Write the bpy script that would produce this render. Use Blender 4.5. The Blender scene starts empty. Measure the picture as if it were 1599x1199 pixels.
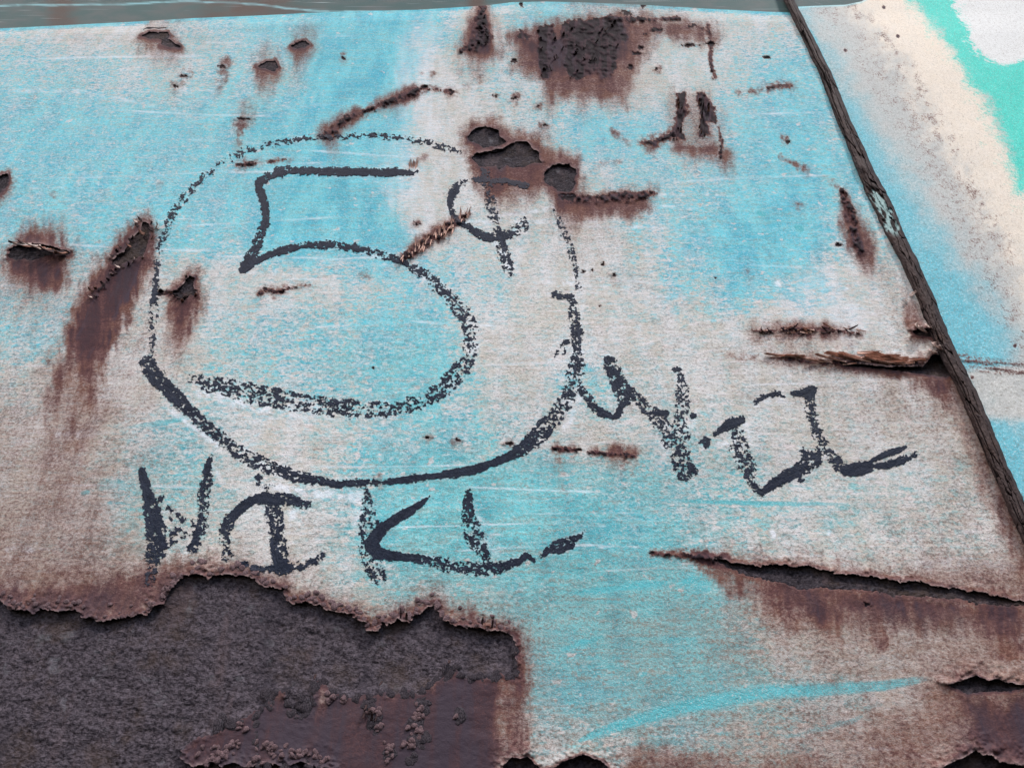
import bpy, math, random
import numpy as np

# ------------------------------------------------------------------ camera, sky, sun, exposure
scene = bpy.context.scene
COL = scene.collection
PH = math.radians(37.0)          # the camera looks up at the upright panel
FPX = 1200.0                     # focal length in photo pixels
CX, CY = 799.5, 599.5
CD, CZ = 0.60, 1.15              # distance to the panel plane, camera height
cam_d = bpy.data.cameras.new("camera")
cam_d.sensor_width = 36.0
cam_d.lens = FPX / 1599.0 * 36.0
cam_d.clip_start = 0.01
cam_d.clip_end = 200.0
cam = bpy.data.objects.new("camera", cam_d)
COL.objects.link(cam)
cam.location = (0, -CD, CZ)
cam.rotation_euler = (math.pi / 2 + PH, 0, 0)
scene.camera = cam

SUN_EL, SUN_AZ = math.radians(52), math.radians(40)    # azimuth from the panel normal, plus = right
world = bpy.data.worlds.new("World")
scene.world = world
world.use_nodes = True
wn = world.node_tree.nodes
sky = wn.new("ShaderNodeTexSky")
sky.sky_type = 'NISHITA'
sky.sun_disc = False
sky.sun_elevation = SUN_EL
sky.sun_rotation = math.pi + SUN_AZ
sky.air_density = 1.0
sky.dust_density = 3.0
bg = wn["Background"]
world.node_tree.links.new(sky.outputs[0], bg.inputs[0])
bg.inputs[1].default_value = 0.12
sun_d = bpy.data.lights.new("sun", 'SUN')
sun_d.energy = 1.5
sun_d.angle = math.radians(10)
sun_d.color = (1.0, 0.95, 0.89)
sun = bpy.data.objects.new("sun", sun_d)
COL.objects.link(sun)
from mathutils import Vector
to_sun = Vector((math.sin(SUN_AZ) * math.cos(SUN_EL), -math.cos(SUN_AZ) * math.cos(SUN_EL), math.sin(SUN_EL)))
sun.rotation_euler = to_sun.to_track_quat('Z', 'Y').to_euler()
sun.location = to_sun * 5
scene.view_settings.view_transform = 'Standard'
scene.view_settings.look = 'None'
scene.view_settings.gamma = 1.0
scene.view_settings.exposure = 1.03

# ------------------------------------------------------------------ small maths
rng = np.random.default_rng(7)
random.seed(7)
TAB = rng.random((512, 512))


def vnoise(x, y, seed=0):
    x = x + seed * 17.31
    y = y + seed * 41.77
    xi = np.floor(x).astype(np.int64)
    yi = np.floor(y).astype(np.int64)
    fx = x - xi
    fy = y - yi
    fx = fx * fx * fx * (fx * (fx * 6 - 15) + 10)
    fy = fy * fy * fy * (fy * (fy * 6 - 15) + 10)
    a = TAB[yi & 511, xi & 511]
    b = TAB[yi & 511, (xi + 1) & 511]
    c = TAB[(yi + 1) & 511, xi & 511]
    d = TAB[(yi + 1) & 511, (xi + 1) & 511]
    return (a + (b - a) * fx) * (1 - fy) + (c + (d - c) * fx) * fy


def fbm(x, y, seed=0, octv=3, gain=0.55):
    s = 0
    a = 1.0
    t = 0
    for k in range(octv):
        # rotate each octave so the value lattice does not show
        ca, sa = math.cos(0.6 + k * 1.1), math.sin(0.6 + k * 1.1)
        f = 2.03 ** k
        s = s + a * (vnoise((x * ca - y * sa) * f, (x * sa + y * ca) * f, seed + k * 3) * 2 - 1)
        t += a
        a *= gain
    return s / t * 1.5


def smooth(x, a, b):
    t = np.clip((x - a) / (b - a), 0, 1)
    return t * t * (3 - 2 * t)


def to_world(u, v, h):
    """photo pixel (u, v) lying h metres in front of the panel plane -> place in the world"""
    a = (u - CX) / FPX
    b = -(v - CY) / FPX
    t = (CD - h) / (math.cos(PH) - b * math.sin(PH))
    x = a * t
    y = -CD + t * (math.cos(PH) - b * math.sin(PH))
    z = CZ + t * (math.sin(PH) + b * math.cos(PH))
    return np.stack([x, y + np.zeros_like(x), z], -1)


def px_size(v):
    """metres per photo pixel at image row v"""
    b = -(v - CY) / FPX
    return CD / (math.cos(PH) - b * math.sin(PH)) / FPX


def pl_sd(U, V, pts, closed=False):
    """distance to a polyline, with parameter index"""
    pts = np.asarray(pts, float)
    best = np.full(U.shape, 1e9)
    par = np.zeros(U.shape)
    n = len(pts)
    for i in range(n if closed else n - 1):
        ax, ay = pts[i][:2]
        bx, by = pts[(i + 1) % n][:2]
        dx, dy = bx - ax, by - ay
        L = dx * dx + dy * dy + 1e-9
        t = np.clip(((U - ax) * dx + (V - ay) * dy) / L, 0, 1)
        d = np.hypot(U - ax - t * dx, V - ay - t * dy)
        m = d < best
        best = np.where(m, d, best)
        par = np.where(m, i + t, par)
    return best, par


def poly_sd(U, V, pts):
    """signed distance to a polygon, negative inside"""
    pts = np.asarray(pts, float)
    d, _ = pl_sd(U, V, pts, True)
    ins = np.zeros(U.shape, bool)
    n = len(pts)
    for i in range(n):
        ax, ay = pts[i]
        bx, by = pts[(i + 1) % n]
        if ay == by:
            continue
        c = ((ay > V) != (by > V)) & (U < (bx - ax) * (V - ay) / (by - ay) + ax)
        ins ^= c
    return np.where(ins, -d, d)


class Lattice:
    def __init__(s, us, vs):
        s.us, s.vs = us, vs
        s.U, s.V = np.meshgrid(us, vs)

    def box(s, u0, v0, u1, v1):
        i0, i1 = np.searchsorted(s.us, [u0, u1])
        j0, j1 = np.searchsorted(s.vs, [v0, v1])
        return slice(j0, j1), slice(i0, i1)

    def around(s, pts, pad):
        p = np.asarray([q[:2] for q in pts], float)
        return s.box(p[:, 0].min() - pad, p[:, 1].min() - pad, p[:, 0].max() + pad, p[:, 1].max() + pad)


def axis(lo, hi, step, out_lo, out_hi):
    a = np.arange(lo, hi + step * .5, step)
    left, x, d = [], lo, step
    while x > out_lo:
        d *= 1.22
        x -= d
        left.append(x)
    right, x, d = [], a[-1], step
    while x < out_hi:
        d *= 1.22
        x += d
        right.append(x)
    return np.concatenate([left[::-1], a, right])


def bilin(lat, F, u, v):
    i = np.clip(np.searchsorted(lat.us, u) - 1, 0, len(lat.us) - 2)
    j = np.clip(np.searchsorted(lat.vs, v) - 1, 0, len(lat.vs) - 2)
    fu = np.clip((u - lat.us[i]) / (lat.us[i + 1] - lat.us[i]), 0, 1)
    fv = np.clip((v - lat.vs[j]) / (lat.vs[j + 1] - lat.vs[j]), 0, 1)
    return (F[j, i] * (1 - fu) + F[j, i + 1] * fu) * (1 - fv) + (F[j + 1, i] * (1 - fu) + F[j + 1, i + 1] * fu) * fv


# ------------------------------------------------------------------ mesh builders
def build_mesh(name, P, faces4, faces_n, attrs, mat, parent=None, smooth_it=True):
    me = bpy.data.meshes.new(name)
    nf4 = len(faces4)
    starts, loops = [], []
    if nf4:
        loops.append(np.asarray(faces4, np.int32).ravel())
        starts.append(np.arange(nf4, dtype=np.int32) * 4)
    off = nf4 * 4
    if faces_n:
        fl = np.concatenate([np.asarray(f, np.int32) for f in faces_n])
        ln = np.array([len(f) for f in faces_n], np.int32)
        st = off + np.concatenate([[0], np.cumsum(ln)[:-1]])
        loops.append(fl)
        starts.append(st.astype(np.int32))
    loops = np.concatenate(loops)
    starts = np.concatenate(starts)
    me.vertices.add(len(P))
    me.vertices.foreach_set("co", np.ascontiguousarray(P, np.float32).ravel())
    me.loops.add(len(loops))
    me.loops.foreach_set("vertex_index", loops)
    me.polygons.add(len(starts))
    me.polygons.foreach_set("loop_start", starts)
    me.update(calc_edges=True)
    for k, a in (attrs or {}).items():
        at = me.attributes.new(k, 'FLOAT', 'POINT')
        at.data.foreach_set("value", np.ascontiguousarray(a, np.float32))
    if smooth_it:
        me.shade_smooth()
    me.materials.append(mat)
    ob = bpy.data.objects.new(name, me)
    COL.objects.link(ob)
    if parent is not None:
        ob.parent = parent
    return ob


def cut_sheet(name, lat, G, H, attrs, mat, parent, skirt=0.0008, sl=None):
    """sheet over the lattice where G > 0, cut cleanly along G = 0, with a rim of real thickness"""
    if sl is None:
        sl = (slice(None), slice(None))
    U, V, G, H = lat.U[sl], lat.V[sl], G[sl], H[sl]
    A = {k: a[sl].ravel() for k, a in attrs.items()}
    ny, nx = U.shape
    keys = list(A)
    S = np.stack([U.ravel(), V.ravel(), H.ravel()] + [A[k] for k in keys], 1)
    g = G.ravel().copy()
    g[np.abs(g) < 1e-4] = 1e-4
    idx = np.arange(ny * nx).reshape(ny, nx)
    q = np.stack([idx[:-1, :-1], idx[1:, :-1], idx[1:, 1:], idx[:-1, 1:]], -1).reshape(-1, 4)
    ins = (g[q] > 0).sum(1)
    full = q[ins == 4]
    mixed = q[(ins > 0) & (ins < 4)]
    newS, nid = [], {}
    base = len(S)

    def cutpt(a, b):
        k = (a, b) if a < b else (b, a)
        if k in nid:
            return nid[k]
        t = g[a] / (g[a] - g[b])
        newS.append(S[a] * (1 - t) + S[b] * t)
        nid[k] = base + len(newS) - 1
        return nid[k]

    extra, rims = [], []
    for a, b, c, d in mixed.tolist():
        for tri in ((a, b, c), (a, c, d)):
            gi = [g[t] > 0 for t in tri]
            if all(gi):
                extra.append(tri)
            elif any(gi):
                out, cuts = [], []
                for i in range(3):
                    p0, p1 = tri[i], tri[(i + 1) % 3]
                    if gi[i]:
                        out.append(p0)
                    if gi[i] != gi[(i + 1) % 3]:
                        cp = cutpt(p0, p1)
                        out.append(cp)
                        cuts.append(cp)
                extra.append(tuple(out))
                # rim direction as it runs in the face
                i0, i1 = out.index(cuts[0]), out.index(cuts[1])
                rims.append((cuts[0], cuts[1]) if (i0 + 1) % len(out) == i1 else (cuts[1], cuts[0]))
    if newS:
        S = np.concatenate([S, np.array(newS)], 0)
    if skirt and rims:
        rv = sorted({i for r in rims for i in r})
        mp = {k: len(S) + n for n, k in enumerate(rv)}
        low = S[rv].copy()
        low[:, 2] -= skirt
        S = np.concatenate([S, low], 0)
        for a, b in rims:
            extra.append((b, a, mp[a], mp[b]))
    used = np.zeros(len(S), bool)
    if len(full):
        used[full.ravel()] = True
    for f in extra:
        used[list(f)] = True
    if not used.any():
        return None
    remap = np.cumsum(used) - 1
    S = S[used]
    full = remap[full]
    extra = [tuple(remap[list(f)]) for f in extra]
    P = to_world(S[:, 0], S[:, 1], S[:, 2])
    return build_mesh(name, P, full, extra, {k: S[:, 3 + i] for i, k in enumerate(keys)}, mat, parent)


# ------------------------------------------------------------------ materials
def lin(r, g, b, k=1.0):
    f = lambda c: (c / 12.92 if c <= 0.04045 else ((c + 0.055) / 1.055) ** 2.4)
    return (f(r / 255) * k, f(g / 255) * k, f(b / 255) * k, 1.0)


class NT:
    def __init__(s, name, cs=1.0):
        s.cs = cs                    # small parts carry their own unit coordinates
        s.mat = bpy.data.materials.new(name)
        s.mat.use_nodes = True
        s.t = s.mat.node_tree
        s.n = s.t.nodes
        s.bsdf = s.n["Principled BSDF"]
        s.co = s.n.new("ShaderNodeTexCoord").outputs["Object"]

    def link(s, a, b):
        s.t.links.new(a, b)

    def put(s, sock, val):
        if isinstance(val, bpy.types.NodeSocket):
            s.link(val, sock)
        else:
            sock.default_value = val

    def attr(s, name):
        a = s.n.new("ShaderNodeAttribute")
        a.attribute_name = name
        return a.outputs["Fac"]

    def noise(s, scale, sx=1, sy=1, sz=1, detail=4, rough=.6, dist=0, off=0):
        m = s.n.new("ShaderNodeMapping")
        m.inputs["Scale"].default_value = (sx, sy, sz)
        m.inputs["Location"].default_value = (off, off * .7, off * 1.3)
        s.link(s.co, m.inputs[0])
        t = s.n.new("ShaderNodeTexNoise")
        t.inputs["Scale"].default_value = scale * s.cs
        t.inputs["Detail"].default_value = detail
        t.inputs["Roughness"].default_value = rough
        t.inputs["Distortion"].default_value = dist
        s.link(m.outputs[0], t.inputs["Vector"])
        return t.outputs["Fac"]

    def voro(s, scale, sx=1, sy=1, sz=1, feature='F1'):
        m = s.n.new("ShaderNodeMapping")
        m.inputs["Scale"].default_value = (sx, sy, sz)
        s.link(s.co, m.inputs[0])
        t = s.n.new("ShaderNodeTexVoronoi")
        t.feature = feature
        t.inputs["Scale"].default_value = scale
        s.link(m.outputs[0], t.inputs["Vector"])
        return t.outputs["Distance"]

    def math(s, op, a, b=0.0, c=None, clamp=False):
        m = s.n.new("ShaderNodeMath")
        m.operation = op
        m.use_clamp = clamp
        s.put(m.inputs[0], a)
        s.put(m.inputs[1], b)
        if c is not None:
            s.put(m.inputs[2], c)
        return m.outputs[0]

    def add(s, *xs):
        r = xs[0]
        for x in xs[1:]:
            r = s.math('ADD', r, x)
        return r

    def mul(s, a, b):
        return s.math('MULTIPLY', a, b)

    def cen(s, n, k):                       # (noise - 0.5) * k
        return s.math('MULTIPLY_ADD', n, 2.1 * k, -1.05 * k)

    def step(s, x, a, b, lo=0.0, hi=1.0):
        m = s.n.new("ShaderNodeMapRange")
        m.interpolation_type = 'SMOOTHSTEP'
        s.put(m.inputs["Value"], x)
        m.inputs["From Min"].default_value = a
        m.inputs["From Max"].default_value = b
        m.inputs["To Min"].default_value = lo
        m.inputs["To Max"].default_value = hi
        return m.outputs["Result"]

    def mix(s, f, a, b, mode='MIX'):
        m = s.n.new("ShaderNodeMix")
        m.data_type = 'RGBA'
        m.blend_type = mode
        s.put(m.inputs[0], f)
        s.put(m.inputs[6], a)
        s.put(m.inputs[7], b)
        return m.outputs[2]

    def ramp(s, x, stops):
        r = s.n.new("ShaderNodeValToRGB")
        e = r.color_ramp.elements
        while len(e) < len(stops):
            e.new(0.5)
        for i, (p, c) in enumerate(stops):
            e[i].position = p
            e[i].color = c
        s.link(x, r.inputs[0])
        return r.outputs[0]

    def bump(s, h, strength, dist, prev=None):
        b = s.n.new("ShaderNodeBump")
        b.inputs["Strength"].default_value = strength
        b.inputs["Distance"].default_value = dist
        s.link(h, b.inputs["Height"])
        if prev is not None:
            s.link(prev, b.inputs["Normal"])
        return b.outputs[0]

    def done(s, color, rough, normal=None, spec=0.5):
        s.put(s.bsdf.inputs["Base Color"], color)
        s.put(s.bsdf.inputs["Roughness"], rough)
        s.put(s.bsdf.inputs["Specular IOR Level"], spec)
        if normal is not None:
            s.link(normal, s.bsdf.inputs["Normal"])
        return s.mat


RUST_STOPS = lambda: [(0.0, lin(166, 152, 136)), (0.20, lin(148, 118, 104)), (0.42, lin(122, 90, 82)),
                      (0.62, lin(94, 64, 63)), (0.80, lin(68, 48, 52)), (1.0, lin(54, 46, 54))]


def paint_material(name, fender=False):
    m = NT(name)
    turq, rust, pale, brt, edge = (m.attr(k) for k in ("turq", "rust", "pale", "brt", "edge"))
    n_patch = m.noise(38, detail=5, rough=.62)
    n_str = m.noise(46, sx=.6, sz=3.6, detail=6, rough=.68, off=3)
    n_str2 = m.noise(150, sx=.45, sz=2.2, detail=4, rough=.6, off=9)
    n_gr = m.noise(430, sx=.85, detail=3, rough=.7)
    n_fine = m.noise(1000, sx=.85, detail=2, rough=.7, off=5)
    n_blob = m.noise(130, detail=3, rough=.55, off=2)
    # turquoise left or worn away
    n_col = m.noise(30, sx=1.5, sz=.4, detail=4, rough=.55, off=17)
    t = m.add(turq, m.cen(n_col, .14), m.cen(n_patch, .14), m.cen(n_str, .26), m.cen(n_gr, .30), m.cen(n_blob, .22), m.cen(n_fine, .16))
    t = m.step(t, .20, .80)
    n_fl = m.noise(190, sx=.6, sz=1.5, detail=4, rough=.6, off=51)
    fleck = m.step(m.add(n_fl, m.cen(n_patch, .10)), .545, .565)
    fl2 = m.step(m.add(m.noise(240, sx=.7, sz=1.4, detail=3, rough=.6, off=57), m.cen(n_col, .08)), .56, .58)
    mid = m.math('SUBTRACT', 1.0, m.math('ABSOLUTE', m.math('MULTIPLY_ADD', turq, 2.0, -1.0), 0.0), clamp=True)
    t = m.math('ADD', t, m.mul(fleck, m.mul(mid, .55)), clamp=True)
    t = m.math('SUBTRACT', t, m.mul(fl2, m.mul(mid, .6)), clamp=True)
    grey = m.mix(m.step(n_col, .38, .62), lin(198, 199, 199), lin(186, 183, 176))
    grey = m.mix(m.step(n_str2, .5, .66, 0, .6), grey, lin(212, 208, 212))
    tq = m.mix(m.attr('hue'), m.mix(m.step(n_col, .36, .64), lin(70, 162, 174), lin(100, 184, 192)), m.mix(m.step(n_col, .36, .64), lin(74, 172, 200), lin(106, 198, 217)))
    tq = m.mix(m.step(n_str, .44, .64, 0, .4), tq, lin(136, 206, 210))
    base = m.mix(t, grey, tq)
    # chips: pale primer spots in the turquoise
    chip = m.step(m.noise(95, sx=.8, detail=2, rough=.5, off=12), .66, .70)
    base = m.mix(m.mul(chip, .7), base, lin(205, 196, 196))
    base = m.mix(m.mul(m.step(brt, .1, .8), m.step(m.add(brt, m.cen(n_gr, .25)), .28, .46)), base, lin(84, 172, 182))
    # grime: fine dark grains, in rows where the paint has been rubbed
    gm = m.math('SUBTRACT', 1.0, m.mul(brt, .9), clamp=True)
    gk = m.add(n_gr, m.cen(n_str, .22), m.cen(n_fine, .12))
    dirt_shade = m.attr('dirt_shade')  # grime amount that also holds the painted light falloff
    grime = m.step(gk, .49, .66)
    base = m.mix(m.mul(m.mul(grime, gm), m.math('MULTIPLY_ADD', dirt_shade, .42, .14)), base, lin(118, 106, 98))
    rows = m.step(m.add(m.noise(75, sx=.22, sz=3.2, detail=6, rough=.72, off=61), m.cen(n_gr, .16), m.mul(dirt_shade, .05)), .55, .63)
    base = m.mix(m.mul(m.mul(rows, gm), m.math('MULTIPLY_ADD', dirt_shade, .25, .12)), base, m.mix(n_blob, lin(126, 106, 92), lin(150, 130, 114)))
    # crazing: short dark creases that wander over the film
    def creases(sc, sx, width, off, keep):
        c1 = m.noise(sc, sx=sx, detail=3, rough=.55, dist=.9, off=off)
        ln = m.math('SUBTRACT', 1.0, m.step(m.math('ABSOLUTE', m.math('SUBTRACT', c1, .5)), 0, width))
        return m.mul(ln, m.step(m.noise(sc * .8, sx=sx, detail=2, off=off + 4), keep, keep + .1))
    cz = m.math('MAXIMUM', creases(300, .75, .022, 41, .47), creases(170, .55, .014, 47, .52))
    base = m.mix(m.mul(m.mul(cz, gm), .62), base, lin(84, 72, 68))
    spk = m.step(m.add(n_fine, m.cen(n_gr, .25)), .60, .72)
    base = m.mix(m.mul(m.mul(spk, gm), .42), base, lin(84, 72, 70))
    lite = m.step(m.add(n_fine, m.cen(n_gr, -.25)), .55, .72)
    base = m.mix(m.mul(lite, .26), base, lin(236, 234, 234))
    tan = m.step(m.add(m.noise(60, sx=.5, sz=4.6, detail=5, rough=.65, off=21), m.cen(n_gr, .15)), .50, .66)
    base = m.mix(m.mul(m.mul(tan, gm), .26), base, lin(160, 146, 130))
    base = m.mix(m.mul(m.mul(m.step(dirt_shade, .25, 1.0), gm), .42), base, lin(122, 112, 106))  # even film: grime and painted light falloff darken the base together
    # light wax / abrasion
    p = m.step(m.add(pale, m.cen(n_gr, .3), m.cen(n_str2, .2)), .22, 1.0)
    base = m.mix(m.mul(p, .8), base, lin(214, 220, 228))
    # rust wash, broken up by grain and by runs
    n_run = m.noise(55, sx=1.5, sz=.22, detail=4, rough=.6, off=31)
    k = m.step(rust, .02, .3)
    rr = m.add(rust, m.mul(m.add(m.cen(n_gr, .26), m.cen(n_str, .16), m.cen(n_fine, .24), m.cen(n_run, .20)), k))
    rc = m.ramp(m.mul(rr, .8), RUST_STOPS())
    rc = m.mix(m.mul(m.step(n_patch, .42, .62, 0, .5), m.step(rust, 1.0, .7)), rc, lin(122, 84, 66))
    rc = m.mix(m.step(m.add(n_gr, m.cen(n_run, .3)), .44, .66, 0, .4), rc, lin(74, 50, 52))
    rc = m.mix(m.mul(m.step(n_run, .52, .66), m.step(rust, .75, 1.0, 0, .5)), rc, lin(66, 60, 72))
    rf = m.step(rr, .04, .82)
    col = m.mix(rf, base, rc)
    col = m.mix(m.mul(m.mul(lite, m.step(rust, .95, .5)), .25), col, lin(200, 180, 170))
    col = m.mix(m.mul(edge, .75), col, m.mix(n_blob, lin(150, 120, 120), lin(204, 184, 178)))
    gl = m.mul(m.attr('gloss'), m.step(m.add(n_run, m.cen(n_patch, .15)), .40, .60, .25, .95))
    col = m.mix(gl, col, lin(60, 51, 60))
    dk = m.step(m.add(m.attr('dark'), m.cen(n_gr, .35), m.cen(n_fine, .2)), .25, .85)
    col = m.mix(m.mul(dk, .92), col, m.mix(n_blob, lin(24, 20, 23), lin(48, 40, 44)))
    rough = m.math('MULTIPLY_ADD', m.attr('gloss'), -.22, .64)
    b1 = m.add(m.mul(n_gr, .9), m.mul(n_fine, .5), m.mul(n_str2, .1), m.mul(cz, -.10))
    amp = m.math('SUBTRACT', 1.0, m.mul(m.step(rust, .65, 1.0), .6))
    nb = m.bump(m.mul(b1, amp), .6, .0016)
    return m.done(col, rough, nb, m.math('MULTIPLY_ADD', m.attr('gloss'), .07, .04))


def fender_material():
    m = NT("fender_paint")
    turq, rust, cream, teal, white, edge = (m.attr(k) for k in ("turq", "rust", "cream", "teal", "white", "edge"))
    n_gr = m.noise(420, detail=4, rough=.7)
    n_fine = m.noise(1200, detail=2, rough=.7, off=4)
    n_patch = m.noise(45, detail=5, rough=.6, off=2)
    n_br = m.noise(170, sx=.7, sz=1.0, detail=5, rough=.75, dist=.6, off=8)
    t = m.step(m.add(turq, m.cen(n_patch, .25), m.cen(n_gr, .35), m.cen(n_fine, .2)), .12, .88)
    base = m.mix(t, m.mix(n_patch, lin(172, 176, 176), lin(190, 190, 186)), m.mix(n_patch, lin(84, 166, 186), lin(112, 188, 202)))
    c = m.step(m.add(cream, m.cen(n_gr, .5), m.cen(n_patch, .2), m.cen(n_fine, .25)), .10, .90)
    base = m.mix(c, base, m.mix(n_patch, lin(230, 214, 194), lin(222, 214, 204)))
    tl = m.step(m.add(teal, m.cen(n_br, .5), m.cen(n_gr, .3), m.cen(n_fine, .3)), .30, .70)
    base = m.mix(tl, base, m.mix(n_patch, lin(30, 196, 180), lin(88, 216, 202)))
    w = m.step(m.add(white, m.cen(n_br, .8), m.cen(n_gr, .3), m.cen(n_fine, .15)), .40, .60)
    base = m.mix(w, base, lin(220, 221, 220))
    g = m.step(m.add(n_gr, m.cen(n_fine, .2)), .50, .70)
    base = m.mix(m.mul(g, m.math('MULTIPLY_ADD', cream, -.22, .55)), base, lin(134, 124, 112))
    sp = m.step(m.add(n_fine, m.cen(n_gr, .3)), .62, .74)
    base = m.mix(m.mul(sp, .5), base, lin(92, 82, 70))
    c1 = m.noise(300, detail=3, rough=.55, dist=1.0, off=41)
    cz = m.mul(m.math('SUBTRACT', 1.0, m.step(m.math('ABSOLUTE', m.math('SUBTRACT', c1, .5)), 0, .022)), m.step(m.noise(240, detail=2, off=46), .46, .58))
    base = m.mix(m.mul(cz, .6), base, lin(112, 98, 84))
    lt = m.step(m.add(n_fine, m.cen(n_gr, -.3)), .56, .72)
    base = m.mix(m.mul(lt, .45), base, lin(246, 246, 244))
    rr = m.add(rust, m.mul(m.add(m.cen(n_gr, 1.1), m.cen(n_fine, .6)), m.step(rust, .02, .2)))
    rc = m.ramp(m.mul(rr, .8), RUST_STOPS())
    col = m.mix(m.step(rr, .16, .75), base, rc)
    col = m.mix(m.mul(edge, .75), col, lin(150, 216, 226))
    nb = m.bump(m.add(n_gr, m.mul(n_fine, .4)), .6, .0013)
    return m.done(col, .6, nb, .06)


def steel_material(name="bare_rust", k=1.0, cs=1.0):
    m = NT(name, cs)
    n1 = m.noise(460, sx=.7, detail=6, rough=.75, dist=.4)
    n2 = m.noise(28, detail=4, off=4)
    n3 = m.noise(900, sx=.6, detail=3, rough=.7, off=6)
    c = m.mix(m.step(n1, .35, .68), lin(38, 33, 38, k), lin(104, 96, 104, k))
    c = m.mix(m.step(n2, .5, .66, 0, .45), c, lin(74, 60, 50))
    run = m.noise(26, sx=1.3, sz=.35, detail=5, rough=.65, off=22)
    c = m.mix(m.step(run, .52, .68, 0, .55), c, lin(56, 52, 60))
    c = m.mix(m.step(run, .46, .32, 0, .5), c, lin(92, 78, 80))
    spot = m.step(m.noise(120, detail=3, rough=.6, off=33), .62, .72)
    c = m.mix(m.mul(spot, .6), c, lin(26, 22, 26))
    c = m.mix(m.step(m.noise(55, detail=5, rough=.7, off=14), .58, .70, 0, .5), c, lin(112, 112, 118))
    nb = m.bump(m.add(n1, m.mul(n3, .5)), .9, .0022)
    return m.done(c, .7, nb, .06)


def blister_material():
    m = NT("blister_rust", .012)
    n = m.noise(260, detail=5, rough=.7)
    n2 = m.noise(70, detail=3, off=4)
    c = m.mix(m.step(n, .38, .66), lin(64, 49, 53), lin(120, 97, 100))
    c = m.mix(m.step(n2, .55, .7, 0, .5), c, lin(138, 114, 112))
    return m.done(c, .55, m.bump(n, .6, .0012), .15)


def flake_material(name, a, b):
    m = NT(name, .012)
    n = m.noise(380, sx=.6, detail=5, rough=.7)
    c = m.mix(m.step(n, .36, .66), a, b)
    return m.done(c, .65, m.bump(n, .5, .0008), .08)


def ink_material():
    m = NT("black_brush_paint")
    n = m.noise(300, detail=4, rough=.7)
    n2 = m.noise(900, sx=1, detail=2, off=3)
    fade = m.attr("fade")
    c = m.mix(m.step(n, .3, .75), lin(17, 23, 37), lin(30, 37, 53))
    c = m.mix(m.mul(m.step(n2, .58, .75), .35), c, lin(78, 86, 98))
    c = m.mix(m.mul(m.attr('tone'), .34), c, lin(74, 82, 98))
    c = m.mix(fade, c, lin(66, 60, 66))
    return m.done(c, .5, m.bump(m.add(n, n2), .5, .0008), .07)


def rubber_material():
    m = NT("cracked_welt")
    n = m.noise(240, sx=1.4, sz=.35, detail=5, rough=.7)
    n2 = m.noise(60, detail=3, off=2)
    cr = m.attr("crack")
    c = m.mix(m.step(n, .35, .7), lin(52, 42, 41), lin(80, 68, 66))
    c = m.mix(m.step(n2, .55, .75, 0, .5), c, lin(76, 58, 50))
    c = m.mix(cr, c, lin(18, 15, 16))
    c = m.mix(m.attr("chip"), c, lin(142, 168, 168))
    return m.done(c, .65, m.bump(n, .6, .0012), .08)


def sill_material():
    m = NT("upper_sill_paint")
    n = m.noise(30, sx=.6, detail=4, rough=.6)
    n_gr = m.noise(700, detail=3, rough=.7)
    st = m.noise(16, sx=1.6, sz=.2, detail=2, off=3)
    lip = m.attr("lip")
    c = m.mix(m.step(n, .35, .65), lin(78, 98, 98), lin(94, 102, 102))
    c = m.mix(m.step(m.add(m.attr("rust"), m.cen(n, .5)), .1, .9, 0, .9), c, lin(92, 74, 68))
    c = m.mix(m.mul(m.step(n_gr, .58, .75), .5), c, lin(104, 110, 110))
    scr = m.step(m.noise(60, sx=.12, sz=9, detail=2, off=5), .67, .70)
    c = m.mix(m.mul(scr, .5), c, lin(196, 210, 214))
    c = m.mix(lip, c, lin(168, 226, 236))
    return m.done(c, .6, m.bump(n_gr, .25, .0006), .06)


M_PANEL = paint_material("weathered_turquoise_paint")
M_FENDER = fender_material()
M_STEEL = steel_material()
M_SCAB = steel_material("scab_rust", .8, .012)
M_STEEL_D = steel_material("dark_rust_scale", .52)
M_BLIST = blister_material()
M_INK = ink_material()
M_WELT = rubber_material()
M_SILL = sill_material()
M_FLK_D = flake_material("dark_flake", lin(34, 26, 28), lin(70, 54, 54))
M_FLK_B = flake_material("brown_flake", lin(84, 54, 46), lin(140, 104, 90))
M_FLK_L = flake_material("pale_flake", lin(160, 134, 126), lin(206, 190, 182))

M_SLAT = flake_material("slat_flake", lin(150, 112, 98), lin(222, 190, 176))

# ------------------------------------------------------------------ traced lines (photo pixels)
SEAM = [(990, -560), (1140, -210), (1232, 0), (1262, 60), (1290, 120), (1318, 190), (1345, 250), (1368, 300), (1395, 360),
        (1420, 410), (1447, 470), (1475, 540), (1500, 590), (1530, 655), (1560, 725), (1590, 795), (1614, 850), (1775, 1220), (2100, 1980)]
TOP = [(-900, 66), (-300, 54), (0, 45), (100, 40), (200, 35), (300, 29), (400, 25), (480, 21), (550, 18), (650, 16), (700, 13), (760, 9),
       (800, 4), (850, 3), (900, 4), (1000, 8), (1100, 14), (1200, 19), (1236, 20)]
TOP_R = [(1236, 20), (1246, 11), (1290, 9), (1320, 8), (1345, 3), (1362, -6), (1400, -40), (1460, -120), (1600, -300), (2400, -900)]
seam_u = lambda v: np.interp(v, [p[1] for p in SEAM], [p[0] for p in SEAM])
top_v = lambda u: np.interp(u, [p[0] for p in TOP], [p[1] for p in TOP])
topr_v = lambda u: np.interp(u, [p[0] for p in TOP_R], [p[1] for p in TOP_R])

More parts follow.
